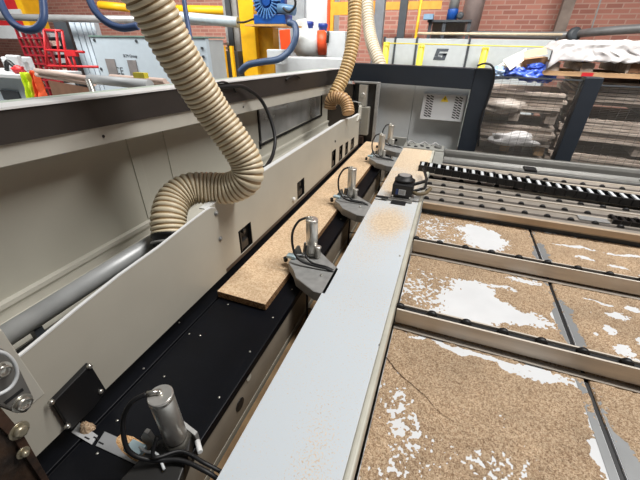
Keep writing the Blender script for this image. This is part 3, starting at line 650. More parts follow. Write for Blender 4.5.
# far steel tube
t = thing('steel_tube_beam', 'thick dark steel tube with bright edges beyond the roller bank', 'tube beam', (.9, 2.98, .95))
prof = [(2.90, .895), (2.90, .915), (2.925, .924), (2.943, .945), (2.948, .975), (2.958, .994), (2.966, 1.000), (2.99, 1.000), (3.03, .97), (3.03, .895)]
m = MB(); n_ = len(prof); vs = [(x, p[0], p[1]) for x in (.04, 2.1) for p in prof]
m.add(vs, [tuple(range(n_))[::-1], tuple(range(n_, 2*n_))]+[(i, (i+1) % n_, n_+(i+1) % n_, n_+i) for i in range(n_)])
m.build('tube', mat('tube_dark_steel', (92, 91, 87), .42, metal=.15, var=.1), t, .003)
B(.04, 2.1, 2.8995, 2.9045, .905, .917).build('edge_strip', castgrey, t)
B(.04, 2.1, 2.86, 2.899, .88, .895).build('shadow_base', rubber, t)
m = MB()
for x in (.62, 1.35): m.box(x, x+.08, 2.74, 2.83, .957, .972)
m.build('foot', rubber, t)
# ------------------------------------------------------------------ anthracite portal frame
t = thing('portal_frame', 'dark anthracite crossbeam and left post closing the far end of the machine', 'frame', (-.2, 3.35, 0))
m = MB(); zt0, zt1 = 1.603, 1.592
m.loft([(-.92, 3.30, 1.455), (-.92, 3.42, 1.455), (-.92, 3.42, 1.603), (-.92, 3.30, 1.603)], [(.150, 3.30, 1.434), (.150, 3.42, 1.434), (.150, 3.42, 1.592), (.150, 3.30, 1.592)])
m.build('crossbeam', anthracite, t, .004)
B(.151, .30, 3.30, 3.42, 0, 1.594).build('post', anthracite, t, .005)
t = thing('fence_post', 'dark anthracite post standing alone in the middle of the wire fence', 'post', (1.0, 3.35, 0))
B(.937, 1.055, 3.30, 3.42, 0, 1.56).build('post', anthracite, t, .005)
B(.92, 1.07, 3.28, 3.44, 0, .012).build('foot_plate', anthracite, t)
tag(MB().tube([P(477, 66, y=3.28), P(484, 63.5, y=3.28), P(491, 65, y=3.28), P(494, 71, y=3.28), P(493, 84, y=3.28), P(487, 102, y=3.28), P(481, 120, y=3.28), P(478, 146, y=3.28)], .008, 8, 8).build('post_cable', rubber), 'black cable looped over the top of the left anthracite post', 'cable')
# wire fence
def fence(x0, x1, z0, z1, label):
    t = thing('wire_fence', label, 'fence', ((x0+x1)/2, 3.36, z0), 'wire mesh fence panels')
    m = MB(); z = z0
    while z < z1: m.box(x0, x1, 3.350, 3.3525, z, z+.0022); z += .0125
    m.build('horizontal_wires', wire, t)
    m = MB(); x = x0+.01
    while x < x1: m.box(x, x+.0022, 3.353, 3.3552, z0, z1); x += .062
    m.build('vertical_wires', wire, t)
    m = MB(); m.box(x0, x1, 3.345, 3.360, z1, z1+.010); m.build('top_bar', slate, t)
fence(.302, .935, .60, 1.53, 'wire mesh fence panel between the two anthracite posts')
fence(1.057, 2.3, .60, 1.50, 'wire mesh fence panel to the right of the lone anthracite post')
# ------------------------------------------------------------------ far machine wall and vent cabinet
t = thing('end_cabinet', 'plain light grey machine cabinet under the anthracite crossbeam', 'cabinet', (-.3, 3.6, 0))
B(-.66, -.33, 3.47, 3.8, 0, 1.50).build('left_door', mat('cabinet_grey', (218, 222, 223), .4, var=.04), t, .003)
B(-.327, .15, 3.47, 3.8, 0, 1.50).build('right_door', mat('cabinet_grey', (218, 222, 223)), t, .003)
t = thing('vent_box', 'light grey louvred box with a yellow warning triangle on the end cabinet', 'cabinet', (-.06, 3.4, 1.2))
va, vb = P(424, 94, y=3.38), P(467, 97, y=3.38); vc, vd = P(419, 120, y=3.38), P(463, 123, y=3.38)
vx0, vx1, vz0, vz1 = -.235, .135, 1.155, 1.375
B(vx0, vx1, 3.37, 3.469, vz0, vz1).build('housing', mat('vent_box_paint', (206, 208, 210), .4, var=.03), t, .004)
m = MB()
for cx_ in (vx0+.045, vx0+.078, vx1-.078, vx1-.045):
    m = MB()
    for k in range(9):
        z = vz0+.022+k*.021; m.loft([(cx_-.015, 3.3685, z+.012), (cx_+.015, 3.3685, z), (cx_+.015, 3.3685, z+.010), (cx_-.015, 3.3685, z+.022)], [(cx_-.015, 3.3697, z+.012), (cx_+.015, 3.3697, z), (cx_+.015, 3.3697, z+.010), (cx_-.015, 3.3697, z+.022)])
    m.build('louvre_slots', rubber, t)
cxw = vx0+.19; zw = vz1-.058
m = MB(); m.prism([(cxw-.034, zw), (cxw+.034, zw), (cxw, zw+.052)], 'y', 3.3680, 3.3699); ws = m.build('warning_triangle', mat('sign_yellow', (236, 206, 50), .5), t)
m = MB(); m.prism([(cxw+.002, zw+.040), (cxw-.010, zw+.020), (cxw-.001, zw+.021), (cxw-.004, zw+.007), (cxw+.009, zw+.026), (cxw+.001, zw+.025), (cxw+.007, zw+.040)], 'y', 3.3668, 3.3679)
m.build('lightning_bolt', rubber, ws).location = (0, 0, 0)
# ------------------------------------------------------------------ lifting guide at the far end of the saw line
t = thing('lifting_guide', 'upright steel lifting guide with toothed carriage under the crossbeam', 'machine guide', (-.7, 3.15, .9))
B(-.93, -.83, 3.14, 3.2, .9, 1.44).build('side_housing', rubber, t)
m = MB(); m.box(-.83, -.62, 3.16, 3.2, .93, 1.46); m.build('back_plate', mat('guide_dark', (46, 46, 48), .5), t)
m = MB(); m.box(-.835, -.595, 3.12, 3.158, 1.455, 1.470); m.box(-.625, -.597, 3.12, 3.158, .93, 1.455); m.build('guide_frame', castgrey, t, .002)
m = MB(); m.box(-.775, -.700, 3.11, 3.158, 1.27, 1.445); m.lathe((-.737, 3.109, 1.36), (0, -1, 0), [(0, .022), (.01, .022), (.012, .015)], 16); m.build('upper_carriage', steel, t, .002)
m = MB(); m.box(-.760, -.665, 3.09, 3.156, 1.02, 1.265)
m.build('lower_carriage', mat('carriage_pale', (170, 168, 158), .4, metal=.3), t, .004)
m = MB()
for k in range(6): m.lathe((-.735, 3.089, 1.06+k*.035), (0, -1, 0), [(0, .008), (.004, .008)], 10)
m.build('bolt_row', castgrey, t)
m = MB(); m.box(-.77, -.70, 3.08, 3.13, .94, 1.01); m.build('brown_foot', rust, t, .003)
MB().tube([(-.86, 3.08, 1.30), (-.80, 3.06, 1.31), (-.74, 3.07, 1.30)], .006, 8, 6).build('guide_cable', castgrey, t)
# dark rear of the hood beside the guide
o = MB().loft([(-1.2, 3.13, 1.0), (-.84, 3.13, 1.0), (-.84, 3.13, 1.44), (-1.2, 3.13, 1.44)], [(-1.2, 3.135, 1.0), (-.84, 3.135, 1.0), (-.84, 3.135, 1.44), (-1.2, 3.135, 1.44)]).build('hood_end_cover', mat('hood_end_brown', (58, 50, 42), .6)); tag(o, 'dark brown end cover of the hood behind the arched hose', 'cover')
m = MB(); m.prism([(2.80, 1.20), (2.905, 1.20), (2.91, 1.30), (2.895, 1.31), (2.875, 1.30), (2.865, 1.25)], 'x', -.71, -.690); o = m.build('panel_end_tab', creamlight, None, .002); tag(o, 'pale upright tab at the far end of the slotted cover panel', 'tab')
# ------------------------------------------------------------------ right background: guard row, bollards, shelf
t = thing('machine_guard', 'row of pale grey guard panels with a dark square emblem', 'machine guard', (0, 6, 0))
xs = [-1.14, -.973, -.645, .105, 1.20]
gp = []
for a, b in zip(xs, xs[1:]): gp.append(B(a+.014, b-.014, 6.0, 6.05, .3, 1.838).build('guard_panel', greyblue, t, .004))
for x in xs: B(x-.013, x+.013, 5.98, 6.06, 0, 1.86).build('guard_post', slate, t)
# emblem: three bent bars forming a square S
m = MB(); ex, ez, s = -.365, 1.560, .19
def par(x0, x1, z0, z1, sh=.18): m.loft([(ex+s*x0+s*z0*sh, 5.996, ez+s*.8*z0), (ex+s*x1+s*z0*sh, 5.996, ez+s*.8*z0), (ex+s*x1+s*z1*sh, 5.996, ez+s*.8*z1), (ex+s*x0+s*z1*sh, 5.996, ez+s*.8*z1)], [(ex+s*x0+s*z0*sh, 5.9995, ez+s*.8*z0), (ex+s*x1+s*z0*sh, 5.9995, ez+s*.8*z0), (ex+s*x1+s*z1*sh, 5.9995, ez+s*.8*z1), (ex+s*x0+s*z1*sh, 5.9995, ez+s*.8*z1)])
par(0, .9, 0, .25); par(.62, .9, .25, .60); par(.30, .9, .42, .60); par(0, .28, .36, 1); par(.28, .9, .76, 1); par(0, .5, .28, .33)
m.build('emblem', printink, gp[2]).location = Vector((0, 0, 0))
for z, y, r_ in ((1.905, 6.02, .018),):
    m = MB(); m.cyl((-.65, y, z), (1.25, y, z-.005), r_, 10); o = m.build('top_rail', mat('cream_pipe', (206, 190, 164), .5)); tag(o, 'thin cream pipe running above the pale guard panels', 'pipe')
for i, (x, h, lab) in enumerate([(-1.065, 1.787, 'yellow bollard at the left end of the pale guard panels'), (-.545, 1.757, 'yellow bollard before the joint left of the emblem panel'), (.33, 1.742, 'yellow bollard behind the corner of the anthracite crossbeam')]):
    m = MB(); m.lathe((x, 5.8, 0), (0, 0, 1), [(0, .048), (h-.01, .048), (h, .038)], 16); tag(m.build('bollard', yellow2), lab, 'bollard', 'yellow bollards')
o = MB().cyl((-1.1, 5.72, 1.772), (2.1, 5.72, 1.745), .007, 8).build('guard_line', yellow2); tag(o, 'thin pale yellow line strung before the guard panels', 'cord')
t = thing('dark_workbench', 'dark bench carrying the blue barrel behind the guard panels', 'bench', (-.25, 6.5, 0))
B(-.56, .08, 6.3, 6.9, 2.06, 2.09).build('bench_top', slate, t); 
for x in (-.54, -.33, .03): B(x, x+.05, 6.32, 6.37, 0, 2.06).build('leg', slate, t)
B(-.50, .0, 6.6, 6.62, 1.5, 2.06).build('rear_panel', castgrey, t)
t = thing('blue_barrel', 'blue and grey barrel standing on the dark bench behind the guard', 'barrel', (-.22, 6.55, 2.09))
MB().lathe((-.22, 6.55, 2.091), (0, 0, 1), [(0, .08), (.14, .08), (.15, .075)], 20).build('lower_shell', bluepaint, t)
MB().lathe((-.22, 6.55, 2.242), (0, 0, 1), [(0, .075), (.4, .075)], 20).build('upper_shell', galv, t)
MB().lathe((-.10, 6.48, 2.15), (0, -1, 0), [(0, .05), (.03, .05), (.04, .02)], 16).build('motor_cap', slate, t)
o = MB().lathe((.06, 7.2, 1.9), (.04, 0, 1), [(0, .16), (2.5, .16)], 20).build('grey_duct', mat('pinkish_grey_duct', (176, 160, 156), .6)); tag(o, 'thick pinkish grey vertical duct right of the blue barrel', 'duct')
a = P(400, 36, y=6.1); b = P(407, -30, y=6.1)
o = MB().box(-.98, -.87, 6.10, 6.2, 0, 3.2).build('dark_column', slate); tag(o, 'dark grey steel column rising behind the left guard panels', 'column')
o = MB().cyl((-.74, 6.4, 0), (-.70, 6.4, 3.2), .022, 10).build('yellow_pipe', yellow); tag(o, 'slim yellow pipe standing right of the dark steel column', 'pipe')
o = B(-1.75, -.45, 7.3, 7.35, 2.30, 2.42).build('yellow_beam', mat('ochre_beam', (224, 170, 70), .5)); tag(o, 'ochre yellow horizontal beam in front of the brick wall', 'beam')
c = P(388, 24, y=6.5); o = B(-.62, -.48, 6.2, 6.4, 2.035+.055, 2.16).build('blue_grey_box', mat('blue_grey_box', (120, 150, 176), .5)); tag(o, 'small blue-grey box at the left end of the dark bench', 'box')
# wall columns and horizontal pipe right
def beam(a, b, w, h, name, mt, label, cat):
    a = Vector(a); b = Vector(b); d = (b-a).normalized(); u = d.cross(Vector((0, 1, 0))).normalized(); v = d.cross(u)
    A = [a+u*i*w/2+v*j*h/2 for i, j in ((-1, -1), (1, -1), (1, 1), (-1, 1))]; Bq = [b+u*i*w/2+v*j*h/2 for i, j in ((-1, -1), (1, -1), (1, 1), (-1, 1))]
    return tag(MB().loft(A, Bq).build(name, mt, None, .003), label, cat)
beam(P(549, 60, y=7.6), P(570, 0, y=7.6)+Vector((0, 0, .7)), .17, .15, 'wall_pillar', mat('weathered_pillar', (140, 126, 116), .8, rgb2=(100, 88, 80), scale=4), 'weathered grey pillar against the brick wall above the rubbish', 'pillar')
beam(P(473, 36, y=7.7), P(485, -20, y=7.7), .03, .03, 'thin_wall_pipe', castgrey, 'thin grey pipe running up the brick wall right of the duct', 'pipe')
beam(P(591, 30, y=7.7), P(604, -10, y=7.7), .02, .02, 'wall_conduit', castgrey, 'thin dark conduit on the brick wall at the upper right', 'conduit')
o = MB().tube([P(470, 34.5, y=7.0), P(540, 35.5, y=7.0), P(572, 35, y=6.95), P(578, 34, y=6.9), P(600, 31.5, y=6.6), P(680, 26, y=6.2)], .055, 12, 4).build('wall_pipe', mat('pipe_dull_grey', (132, 132, 132), .45, metal=.4)); tag(o, 'thick dull grey pipe along the brick wall at the upper right', 'pipe')
m = MB(); m.lathe(P(573, 35, y=6.9), (.3, -1, .2), [(0, .10), (.05, .10), (.07, .06)], 14); o = m.build('pipe_valve', slate); tag(o, 'dark valve on the thick grey wall pipe', 'valve')
# ------------------------------------------------------------------ rubbish heap and pallets behind the fence
def crumple(name, c, sx, sy, sz, mt, seed, amp=.35, sub=3, rot=0, flat=False):
    bm = bmesh.new(); bmesh.ops.create_icosphere(bm, subdivisions=sub, radius=1)
    for v in bm.verts:
        q = v.co.copy(); k = 1+amp*noise.fractal(q*1.7+Vector((seed*3.1, seed, 0)), 1, 2, 4)+.12*noise.noise(q*7+Vector((seed, 0, 0)))
        w = Vector((q.x*sx, q.y*sy, q.z*sz))*k
        w = Vector((w.x*math.cos(rot)-w.y*math.sin(rot), w.x*math.sin(rot)+w.y*math.cos(rot), w.z)); v.co = w
    me = bpy.data.meshes.new(name); bm.to_mesh(me); bm.free(); me.materials.append(mt)
    for p in me.polygons: p.use_smooth = not flat
    o = bpy.data.objects.new(name, me); o.location = c; C.objects.link(o); return o
def stack(name, x0, x1, y0, y1, z0, n, pitch, label, seed):
    """pallet: deck boards and blocks, one level = one thing"""
for k, lab in enumerate(['bottom bale of old boards in clear wrap on the floor behind the fence', 'second bale of old boards, above the bottom bale behind the fence', 'third bale of wrapped boards, about half way up behind the left fence panel', 'fourth bale of wrapped boards behind the left fence panel', 'topmost bale of wrapped boards under the blue bags']):
    z = .02+.285*k; t = thing('board_bale', lab, 'board bale', (.62, 3.9, z), 'wrapped board bales behind the fence')
    rr = random.Random(k)
    m = MB()
    mxr = Matrix.Translation((.60, 3.95, 0)) @ Matrix.Rotation(math.radians(-7+3*rr.random()), 4, 'Z')
    for j in range(6): 
        o1 = rr.uniform(-.03, .03); m.box(-.34+o1, .37+o1, -.35+rr.uniform(-.02, .02), .35, z+.085+j*.028, z+.085+j*.028+.023, mx=mxr)
    m.build('boards', oldtimber, t)
    m = MB()
    for x in (-.33, -.02, .27): m.box(x, x+.08, -.34, .34, z, z+.08, mx=mxr)
    m.build('bearers', timber if k % 2 else oldtimber, t)
    q = crumple('film', (0, 0, 0), .20, .06, .06, wrapm if k % 2 else clearwrap, k+5, .5); q.parent = t
    q.location = mxr @ Vector((-.12+.2*(k % 2), -.37, z+.13))-t.location
m_c = [(.47, 3.62, 1.555, 'crumpled blue plastic bag at the left of the rubbish pile', .10, .07, .045, 1), (.60, 3.60, 1.535, 'crumpled blue plastic bag in the middle of the rubbish pile', .085, .06, .045, 2), (.73, 3.66, 1.545, 'crumpled blue plastic bag beside the stepped pallet at the right', .075, .06, .06, 3), (.66, 3.72, 1.60, 'blue plastic bag tucked beneath the brown cardboard flap', .08, .05, .03, 4)]
for x, y, z, lab, sx, sy, sz, sd in m_c: tag(crumple('plastic_bag', (x, y, z), sx, sy, sz, bluebag, sd, .5, 4), lab, 'plastic bag', 'blue plastic bags')
tag(crumple('plastic_bag', (.34, 3.60, 1.545), .09, .06, .045, mat('pale_blue_film', (170, 190, 214), .3, rgb2=(120, 150, 200), scale=10, bump=.5), 8, .5, 4), 'pale translucent bag at the left edge of the rubbish pile', 'plastic bag')
def plate(name, pts, th, mt, label, cat):
    n = (pts[1]-pts[0]).cross(pts[2]-pts[0]).normalized()*th; return tag(MB().loft(pts, [p+n for p in pts]).build(name, mt), label, cat)
plate('cardboard_sheet', [P(497, 66, y=3.66), P(527, 48, y=3.95), P(520, 67, y=3.72), P(505, 72, y=3.6)], .006, paper, 'crumpled cream sheet of packing paper on the rubbish pile', 'packing paper')
plate('cardboard_sheet', [P(503, 60, y=3.62), P(519, 52, y=3.74), P(524, 60, y=3.62), P(510, 70, y=3.5)], .006, paper, 'second cream paper sheet folded over the first at the pile top', 'packing paper')
t = thing('cardboard_box', 'open brown cardboard box with a raised flap on the rubbish pile', 'box', (.65, 3.9, 1.55))
bxm = [P(522, 60, y=3.8), P(548, 57, y=3.75), P(548, 74, y=3.75), P(524, 74, y=3.8)]
n_ = Vector((.02, .3, 0)); MB().loft(bxm, [p+n_ for p in bxm]).build('box_body', cardboard, t)
fl = [P(523, 52, y=3.75), P(546, 47.5, y=3.8), P(547, 54, y=3.70), P(525, 58, y=3.68)]
MB().loft(fl, [p+Vector((0, .004, .004)) for p in fl]).build('flap', mat('cardboard_light', (214, 176, 132), .8), t)
# pallet stack on the right
PX = lambda px, py, y: P(px, py, y=y)
for k in range(5):
    z = .04+.30*k
    lab = ['bottom', 'second', 'third', 'fourth', 'topmost'][k]+' grey board stack behind the right fence panel, counted from the floor'
    t = thing('board_stack', lab, 'board stack', (1.7, 4.0, z), 'board stacks behind the right fence panel'); rr = random.Random(40+k)
    mxr = Matrix.Translation((1.75, 4.1, 0)) @ Matrix.Rotation(math.radians(-8+2*rr.random()), 4, 'Z')
    m = MB()
    for j in range(7): o1 = rr.uniform(-.04, .04); m.box(-.70+o1, 1.0+o1, -.5+rr.uniform(-.015, .015), .5, z+.09+j*.026, z+.09+j*.026+.021, mx=mxr)
    m.build('boards', oldtimber, t)
    m = MB()
    for x in (-.68, -.1, .5): m.box(x, x+.09, -.49, .49, z, z+.085, mx=mxr)
    m.build('bearers', oldtimber, t)
t = thing('timber_pallet', 'light timber pallet on top of the right stack under the white wrapped boards', 'pallet', (1.6, 4.0, 1.55))
mxr = Matrix.Translation((1.5, 3.95, 0)) @ Matrix.Rotation(math.radians(-4), 4, 'Z')
m = MB(); m.box(-.78, 1.3, -.42, -.36, 1.548, 1.582, mx=mxr); m.box(-.70, 1.3, .1, .16, 1.548, 1.582, mx=mxr); m.build('lower_board', timber, t)
m = MB()
for x in (-.76, -.52, -.22, .25, .75): m.box(x, x+.09, -.41, .4, 1.583, 1.645, mx=mxr)
m.build('block_row', oldtimber, t)
m = MB(); m.box(-.20, 1.3, -.415, .4, 1.590, 1.660, mx=mxr); m.build('upper_deck', mat('brown_board', (136, 96, 66), .7, rgb2=(104, 74, 54), scale=5), t)
c = P(578, 71, y=3.52); m = MB(); m.box(-.50, -.42, -.4225, -.4205, 1.550, 1.578, mx=mxr); m.build('red_mark', red, t)
t = thing('wrapped_boards', 'stack of boards half covered by torn white stretch wrap on the light pallet', 'board stack', (1.6, 4.0, 1.66))
m = MB()
for j in range(5): m.box(-.62+.02*(j % 2), 1.3, -.42, .42, 1.668+j*.022, 1.688+j*.022, mx=mxr)
m.build('boards', mat('pinkish_boards', (186, 150, 132), .7, rgb2=(140, 104, 86), scale=4, stretch=(1, 6, 20)), t)
gx_, gy_ = np.meshgrid(np.linspace(0, 1, 60), np.linspace(0, 1, 30))
vs = []; fs = []
for j in range(30):
    for i in range(70):
        u = i/69; v = j/29
        # sheet profile: front skirt then top
        w = noise.fractal(Vector((u*9, v*7, 3)), 1, 2, 4)
        edge = -.76+u*(.72+.12*noise.noise(Vector((v*6, 1, 0))))*(1.25 if v > .5 else 1)
        if v < .35: y = -.445-.010*w; z = 1.655+(v/.35)*.132
        else: y = -.445+(v-.35)/.65*.85; z = 1.79+.012*w+.015*math.sin((v-.35)*4)
        z += .010*noise.noise(Vector((u*22, v*3, 8)))-.06*max(0, .08-u)/.08
        vs.append(mxr @ Vector((edge, y, z)))
for j in range(29):
    for i in range(69): fs.append((j*70+i, j*70+i+1, (j+1)*70+i+1, (j+1)*70+i))
m = MB(); m.add(vs, fs, 0, True); wo = m.build('stretch_wrap', wrapm, t); md = wo.modifiers.new('s', 'SOLIDIFY'); md.thickness = .006
# ------------------------------------------------------------------ left background
def qpanel(px0, px1, pyt, y, zb): pass
t = thing('control_cabinet', 'large pale blue-grey machine cabinet with two small grey windows behind the hood', 'cabinet', (-3.4, 3.8, 0))
cxr = P(205, 37, y=3.6).x; cb = B(-4.47, cxr, 3.6, 3.66, 0, 1.785).build('front_sheet', paleblue, t, .004)
B(-4.46, cxr-.01, 3.661, 3.95, 0, 1.77).build('body', greyblue, t)
B(-4.48, cxr+.01, 3.59, 3.96, 1.786, 1.800).build('top_edge', mat('green_edge', (120, 150, 140), .5), t)
for x0_, x1_, pt, pb_ in ((105, 114, 58.7, 77.5), (127, 135.5, 60, 76)):
    a = P(x0_, pt, y=3.595); b = P(x1_, pt, y=3.595); c2 = P(x0_+3.5, pb_, y=3.595)
    B(a.x, b.x, 3.590, 3.5995, c2.z, a.z).build('window', mat('cabinet_window', (150, 144, 142), .4, rgb2=(118, 116, 118), scale=9), cb).location = Vector((0, 0, 0))
for px, py in ((94, 40), (136, 41), (101, 69)):
    a = P(px, py, y=3.595); MB().lathe((a.x, 3.5995, a.z), (0, -1, 0), [(0, .02), (.008, .016)], 12).build('fastener', slate, t)
# CE mark and lettering
def text(body, size, loc, mt, parent, name, ext=.0008):
    cu = bpy.data.curves.new(name, 'FONT'); cu.body = body; cu.size = size; cu.extrude = ext; tmp = bpy.data.objects.new(name+'_t', cu); C.objects.link(tmp)
    dg = bpy.context.evaluated_depsgraph_get(); me = bpy.data.meshes.new_from_object(tmp.evaluated_get(dg)); bpy.data.objects.remove(tmp)
    me.materials.clear(); me.materials.append(mt); o = bpy.data.objects.new(name, me); C.objects.link(o); o.rotation_euler = (math.pi/2, 0, 0)
    o.parent = parent; o.location = Vector(loc)-(parent.location if parent else Vector()); return o
c = P(116, 74, y=3.598); text('CE', .12, (c.x, 3.598, c.z), printink, t, 'ce_mark')
c = P(123.5, 57, y=3.598); text('SCM Group', .046, (c.x, 3.598, c.z), printink, t, 'lettering')
for k in range(5): B(cxr-.07, cxr-.045, 3.585, 3.5995, 1.785-.11-k*.085, 1.785-.085-k*.085).build('handle', slate, t)
t = thing('shelf_stack', 'stack of white trays just right of the pale control cabinet', 'tray stack', (-2.9, 4.7, 0))
a = P(210, 41, y=4.7); b = P(222, 41, y=4.7); m = MB()
for k in range(9): m.box(a.x+random.uniform(-.01, .01), b.x+random.uniform(-.02, .02), 4.7, 5.0, a.z-.045-k*.055, a.z-.02-k*.055)
m.build('trays', palewhite, t); B(a.x+.02, b.x-.02, 4.72, 4.98, 0, a.z-.5).build('base', greyblue, t)
# battens bundle
for i, (a, b, yl) in enumerate([((36, 70.5), (94, 79.5), 0), ((37, 74.5), (94, 83.5), 0), ((111, 76.5), (165, 81), 1), ((118, 79), (168, 84), 1)]):
    m = MB(); m.tube([P(a[0], a[1], d=2.9+.06*i), P(b[0], b[1], d=2.5+.06*i)], .020, 10, 1); o = m.build('batten', pinkbatten)
    tag(o, ['upper pink batten lying behind the red rack', 'lower pink batten lying behind the red rack', 'upper batten crossing in front of the pale cabinet', 'lower batten crossing in front of the pale cabinet'][i], 'batten', 'pale battens on the workbench')
o = MB().tube([P(90, 79, d=2.45), P(150, 85, d=2.2)], .032, 12, 1).build('white_profile', palewhite); tag(o, 'thick white profile lying along the hood in front of the pale cabinet', 'profile')
c = P(141, 76.5, d=2.35); o = B(c.x-.05, c.x+.05, c.y-.02, c.y+.02, c.z-.01, c.z+.025).build('yellow_tag', yellow2); tag(o, 'small yellow tag resting on the battens', 'tag')
c = P(88, 79, d=2.35); o = MB().cyl(c, (c.x, c.y+.1, 0), .02, 10).build('batten_stand', zinc)
tag(o, 'small metal stand leg holding the pink battens', 'stand')
o = MB().loft([P(48, 80, d=3.2), P(90, 88, d=2.9), Vector((*P(84, 98, d=2.9)[:2], 0)), Vector((*P(44, 98, d=3.2)[:2], 0))], [P(48, 80, d=3.25), P(90, 88, d=2.95), Vector((*P(84, 98, d=2.95)[:2], 0)), Vector((*P(44, 98, d=3.25)[:2], 0))]).build('brown_panel', mat('brown_panel', (158, 120, 96), .7)); tag(o, 'brown sheet leaning below the pink battens', 'board')
# red rack
t = thing('red_rack', 'red steel rack filled with small parts behind the pink battens', 'rack', (-6.5, 4.5, 0))
m = MB(); ry = 4.6
rx0, rx1 = P(19, 40, y=ry).x, P(46, 40, y=ry).x
nx = 5
for k in range(nx+1): x = rx0+(rx1-rx0)*k/nx; m.box(x-.014, x+.014, ry, ry+.04, 0, 1.92)
for k in range(8): z = 1.90-k*.135; m.box(rx0, rx1, ry-.005, ry+.05, z-.012, z+.012)
m.build('frame', mat('dark_red_paint', (150, 32, 44), .5), t)
m = MB()
for k in range(nx):
    for j in range(7):
        x = rx0+(rx1-rx0)*(k+.5)/nx; z = 1.765-j*.135; w = random.uniform(.05, .10)
        m.box(x-w, x+w, ry+.1, ry+.25, z+.02, z+random.uniform(.05, .10), mi=random.randrange(3))
m.build('small_parts', [palewhite, timber, pinkbatten], t)
m = MB(); m.box(rx0, rx1, ry+.3, ry+.32, .6, 1.9); m.build('back_sheet', slate, t)
t = thing('red_trolley', 'bright red tubular trolley right of the red rack', 'trolley', (-5.6, 4.3, 0))
q = lambda a, b: P(a, b, y=4.3)
m = MB()
for pa_, pb_ in (((44, 30), (48, 78)), ((62, 31), (69, 74)), ((44, 30), (62, 31)), ((46, 50), (84, 52)), ((48, 66), (100, 67)), ((67, 54), (75, 76)), ((72, 52), (78, 76)), ((56, 30), (62, 78))):
    m.cyl(q(*pa_), q(*pb_), .019, 8)
m.box(q(66, 50).x, q(76, 50).x, 4.27, 4.33, q(66, 56).z, q(66, 50).z)
m.build('tube_frame', red, t)
# stacked grey sheets leaning
t = thing('leaning_sheets', 'pale corrugated sheets standing upright behind the red trolley', 'sheet stack', (-6.2, 5.4, 0))
m = MB(); y = 5.2
for k, (a, b) in enumerate([(66, 71), (72, 77), (78, 82), (83, 87), (88, 91)]):
    x0_ = P(a, 14, y=y).x; x1_ = P(b, 14, y=y).x; m.box(x0_, x1_, y, y+.10, 0, 2.13-.01*k)
m.build('sheets', paleblue, t)
m = MB(); m.box(P(52, 20, y=5.4).x, P(65, 20, y=5.4).x, 5.4, 5.5, 0, 2.05); m.build('dark_sheet', slate, t)
# workbench left with tools
t = thing('white_workbench', 'white workbench with a dark opening at the left edge behind the hood', 'workbench', (-5.2, 3.0, 0))
B(-6.4, -4.95, 2.9, 3.7, 1.33, 1.37).build('worktop', palewhite, t, .003)
B(-6.3, -5.02, 3.0, 3.02, 0, 1.33).build('front_panel', paleblue, t)
a = P(1, 90, y=2.99); b = P(22, 101, y=2.99); B(a.x, b.x, 2.975, 2.998, b.z, a.z).build('dark_opening', slate, t)
for i, (px, py, w, h, mt, lab, nm) in enumerate([(6, 70, .22, .16, palewhite, 'white crate on the white workbench at the left edge', 'crate'), (17, 62, .20, .12, galv, 'grey machine part lying on the white workbench', 'machine_part'), (28, 62, .16, .20, palewhite, 'white bent cover standing at the right end of the workbench', 'bent_cover')]):
    c = P(px, py, y=3.3); z0 = 1.371
    o = B(c.x-w*.75, c.x+w*.75, (3.38, 3.2, 3.12)[i], (3.6, 3.35, 3.18)[i], z0, z0+h).build(nm, mt, None, .02, bseg=3); tag(o, lab, 'crate' if i == 0 else 'machine part')
c = P(20, 62, y=3.1); o = crumple('red_cloth', (c.x, 3.05, 1.41), .08, .06, .05, red, 3, .4); tag(o, 'red rag lying on the white workbench', 'rag')
c = P(12, 60, y=3.1); o = MB().tube([(c.x-.1, 3.05, 1.40), (c.x-.02, 3.05, 1.50), (c.x+.08, 3.04, 1.46), (c.x+.14, 3.04, 1.39)], .025, 8, 6).build('black_strap', rubber); tag(o, 'black strap arched over the grey part on the workbench', 'strap')
def drape(name, pts, mt, lab, seed):
    a, b, c_, d_ = pts; vs = []; fs = []; n = 18
    for j in range(n+1):
        for i in range(n+1):
            u, v = i/n, j/n; p = a.lerp(b, u).lerp(d_.lerp(c_, u), v); p = p+Vector((0, -.03*math.sin(u*9+seed)+.02*noise.noise(Vector((u*4, v*5, seed))), .01*math.sin(v*7))); vs.append(p)
    for j in range(n):
        for i in range(n): k = j*(n+1)+i; fs.append((k, k+1, k+n+2, k+n+1))
    o = MB().add(vs, fs, 0, True).build(name, mt); md = o.modifiers.new('s', 'SOLIDIFY'); md.thickness = .006
    return tag(o, lab, 'hi-vis vest', 'hi-vis vests')
drape('safety_vest', [P(22, 72, y=2.88), P(29, 73, y=2.88), P(38, 101, y=2.85), P(30, 102, y=2.85)], hivis_y, 'fluorescent yellow safety vest hanging from the end of the workbench', 1)
drape('safety_vest', [P(32, 70, y=2.88), P(36, 72, y=2.88), P(46, 98, y=2.85), P(38, 100, y=2.85)], hivis_o, 'fluorescent orange safety vest hanging beside the yellow one', 2)
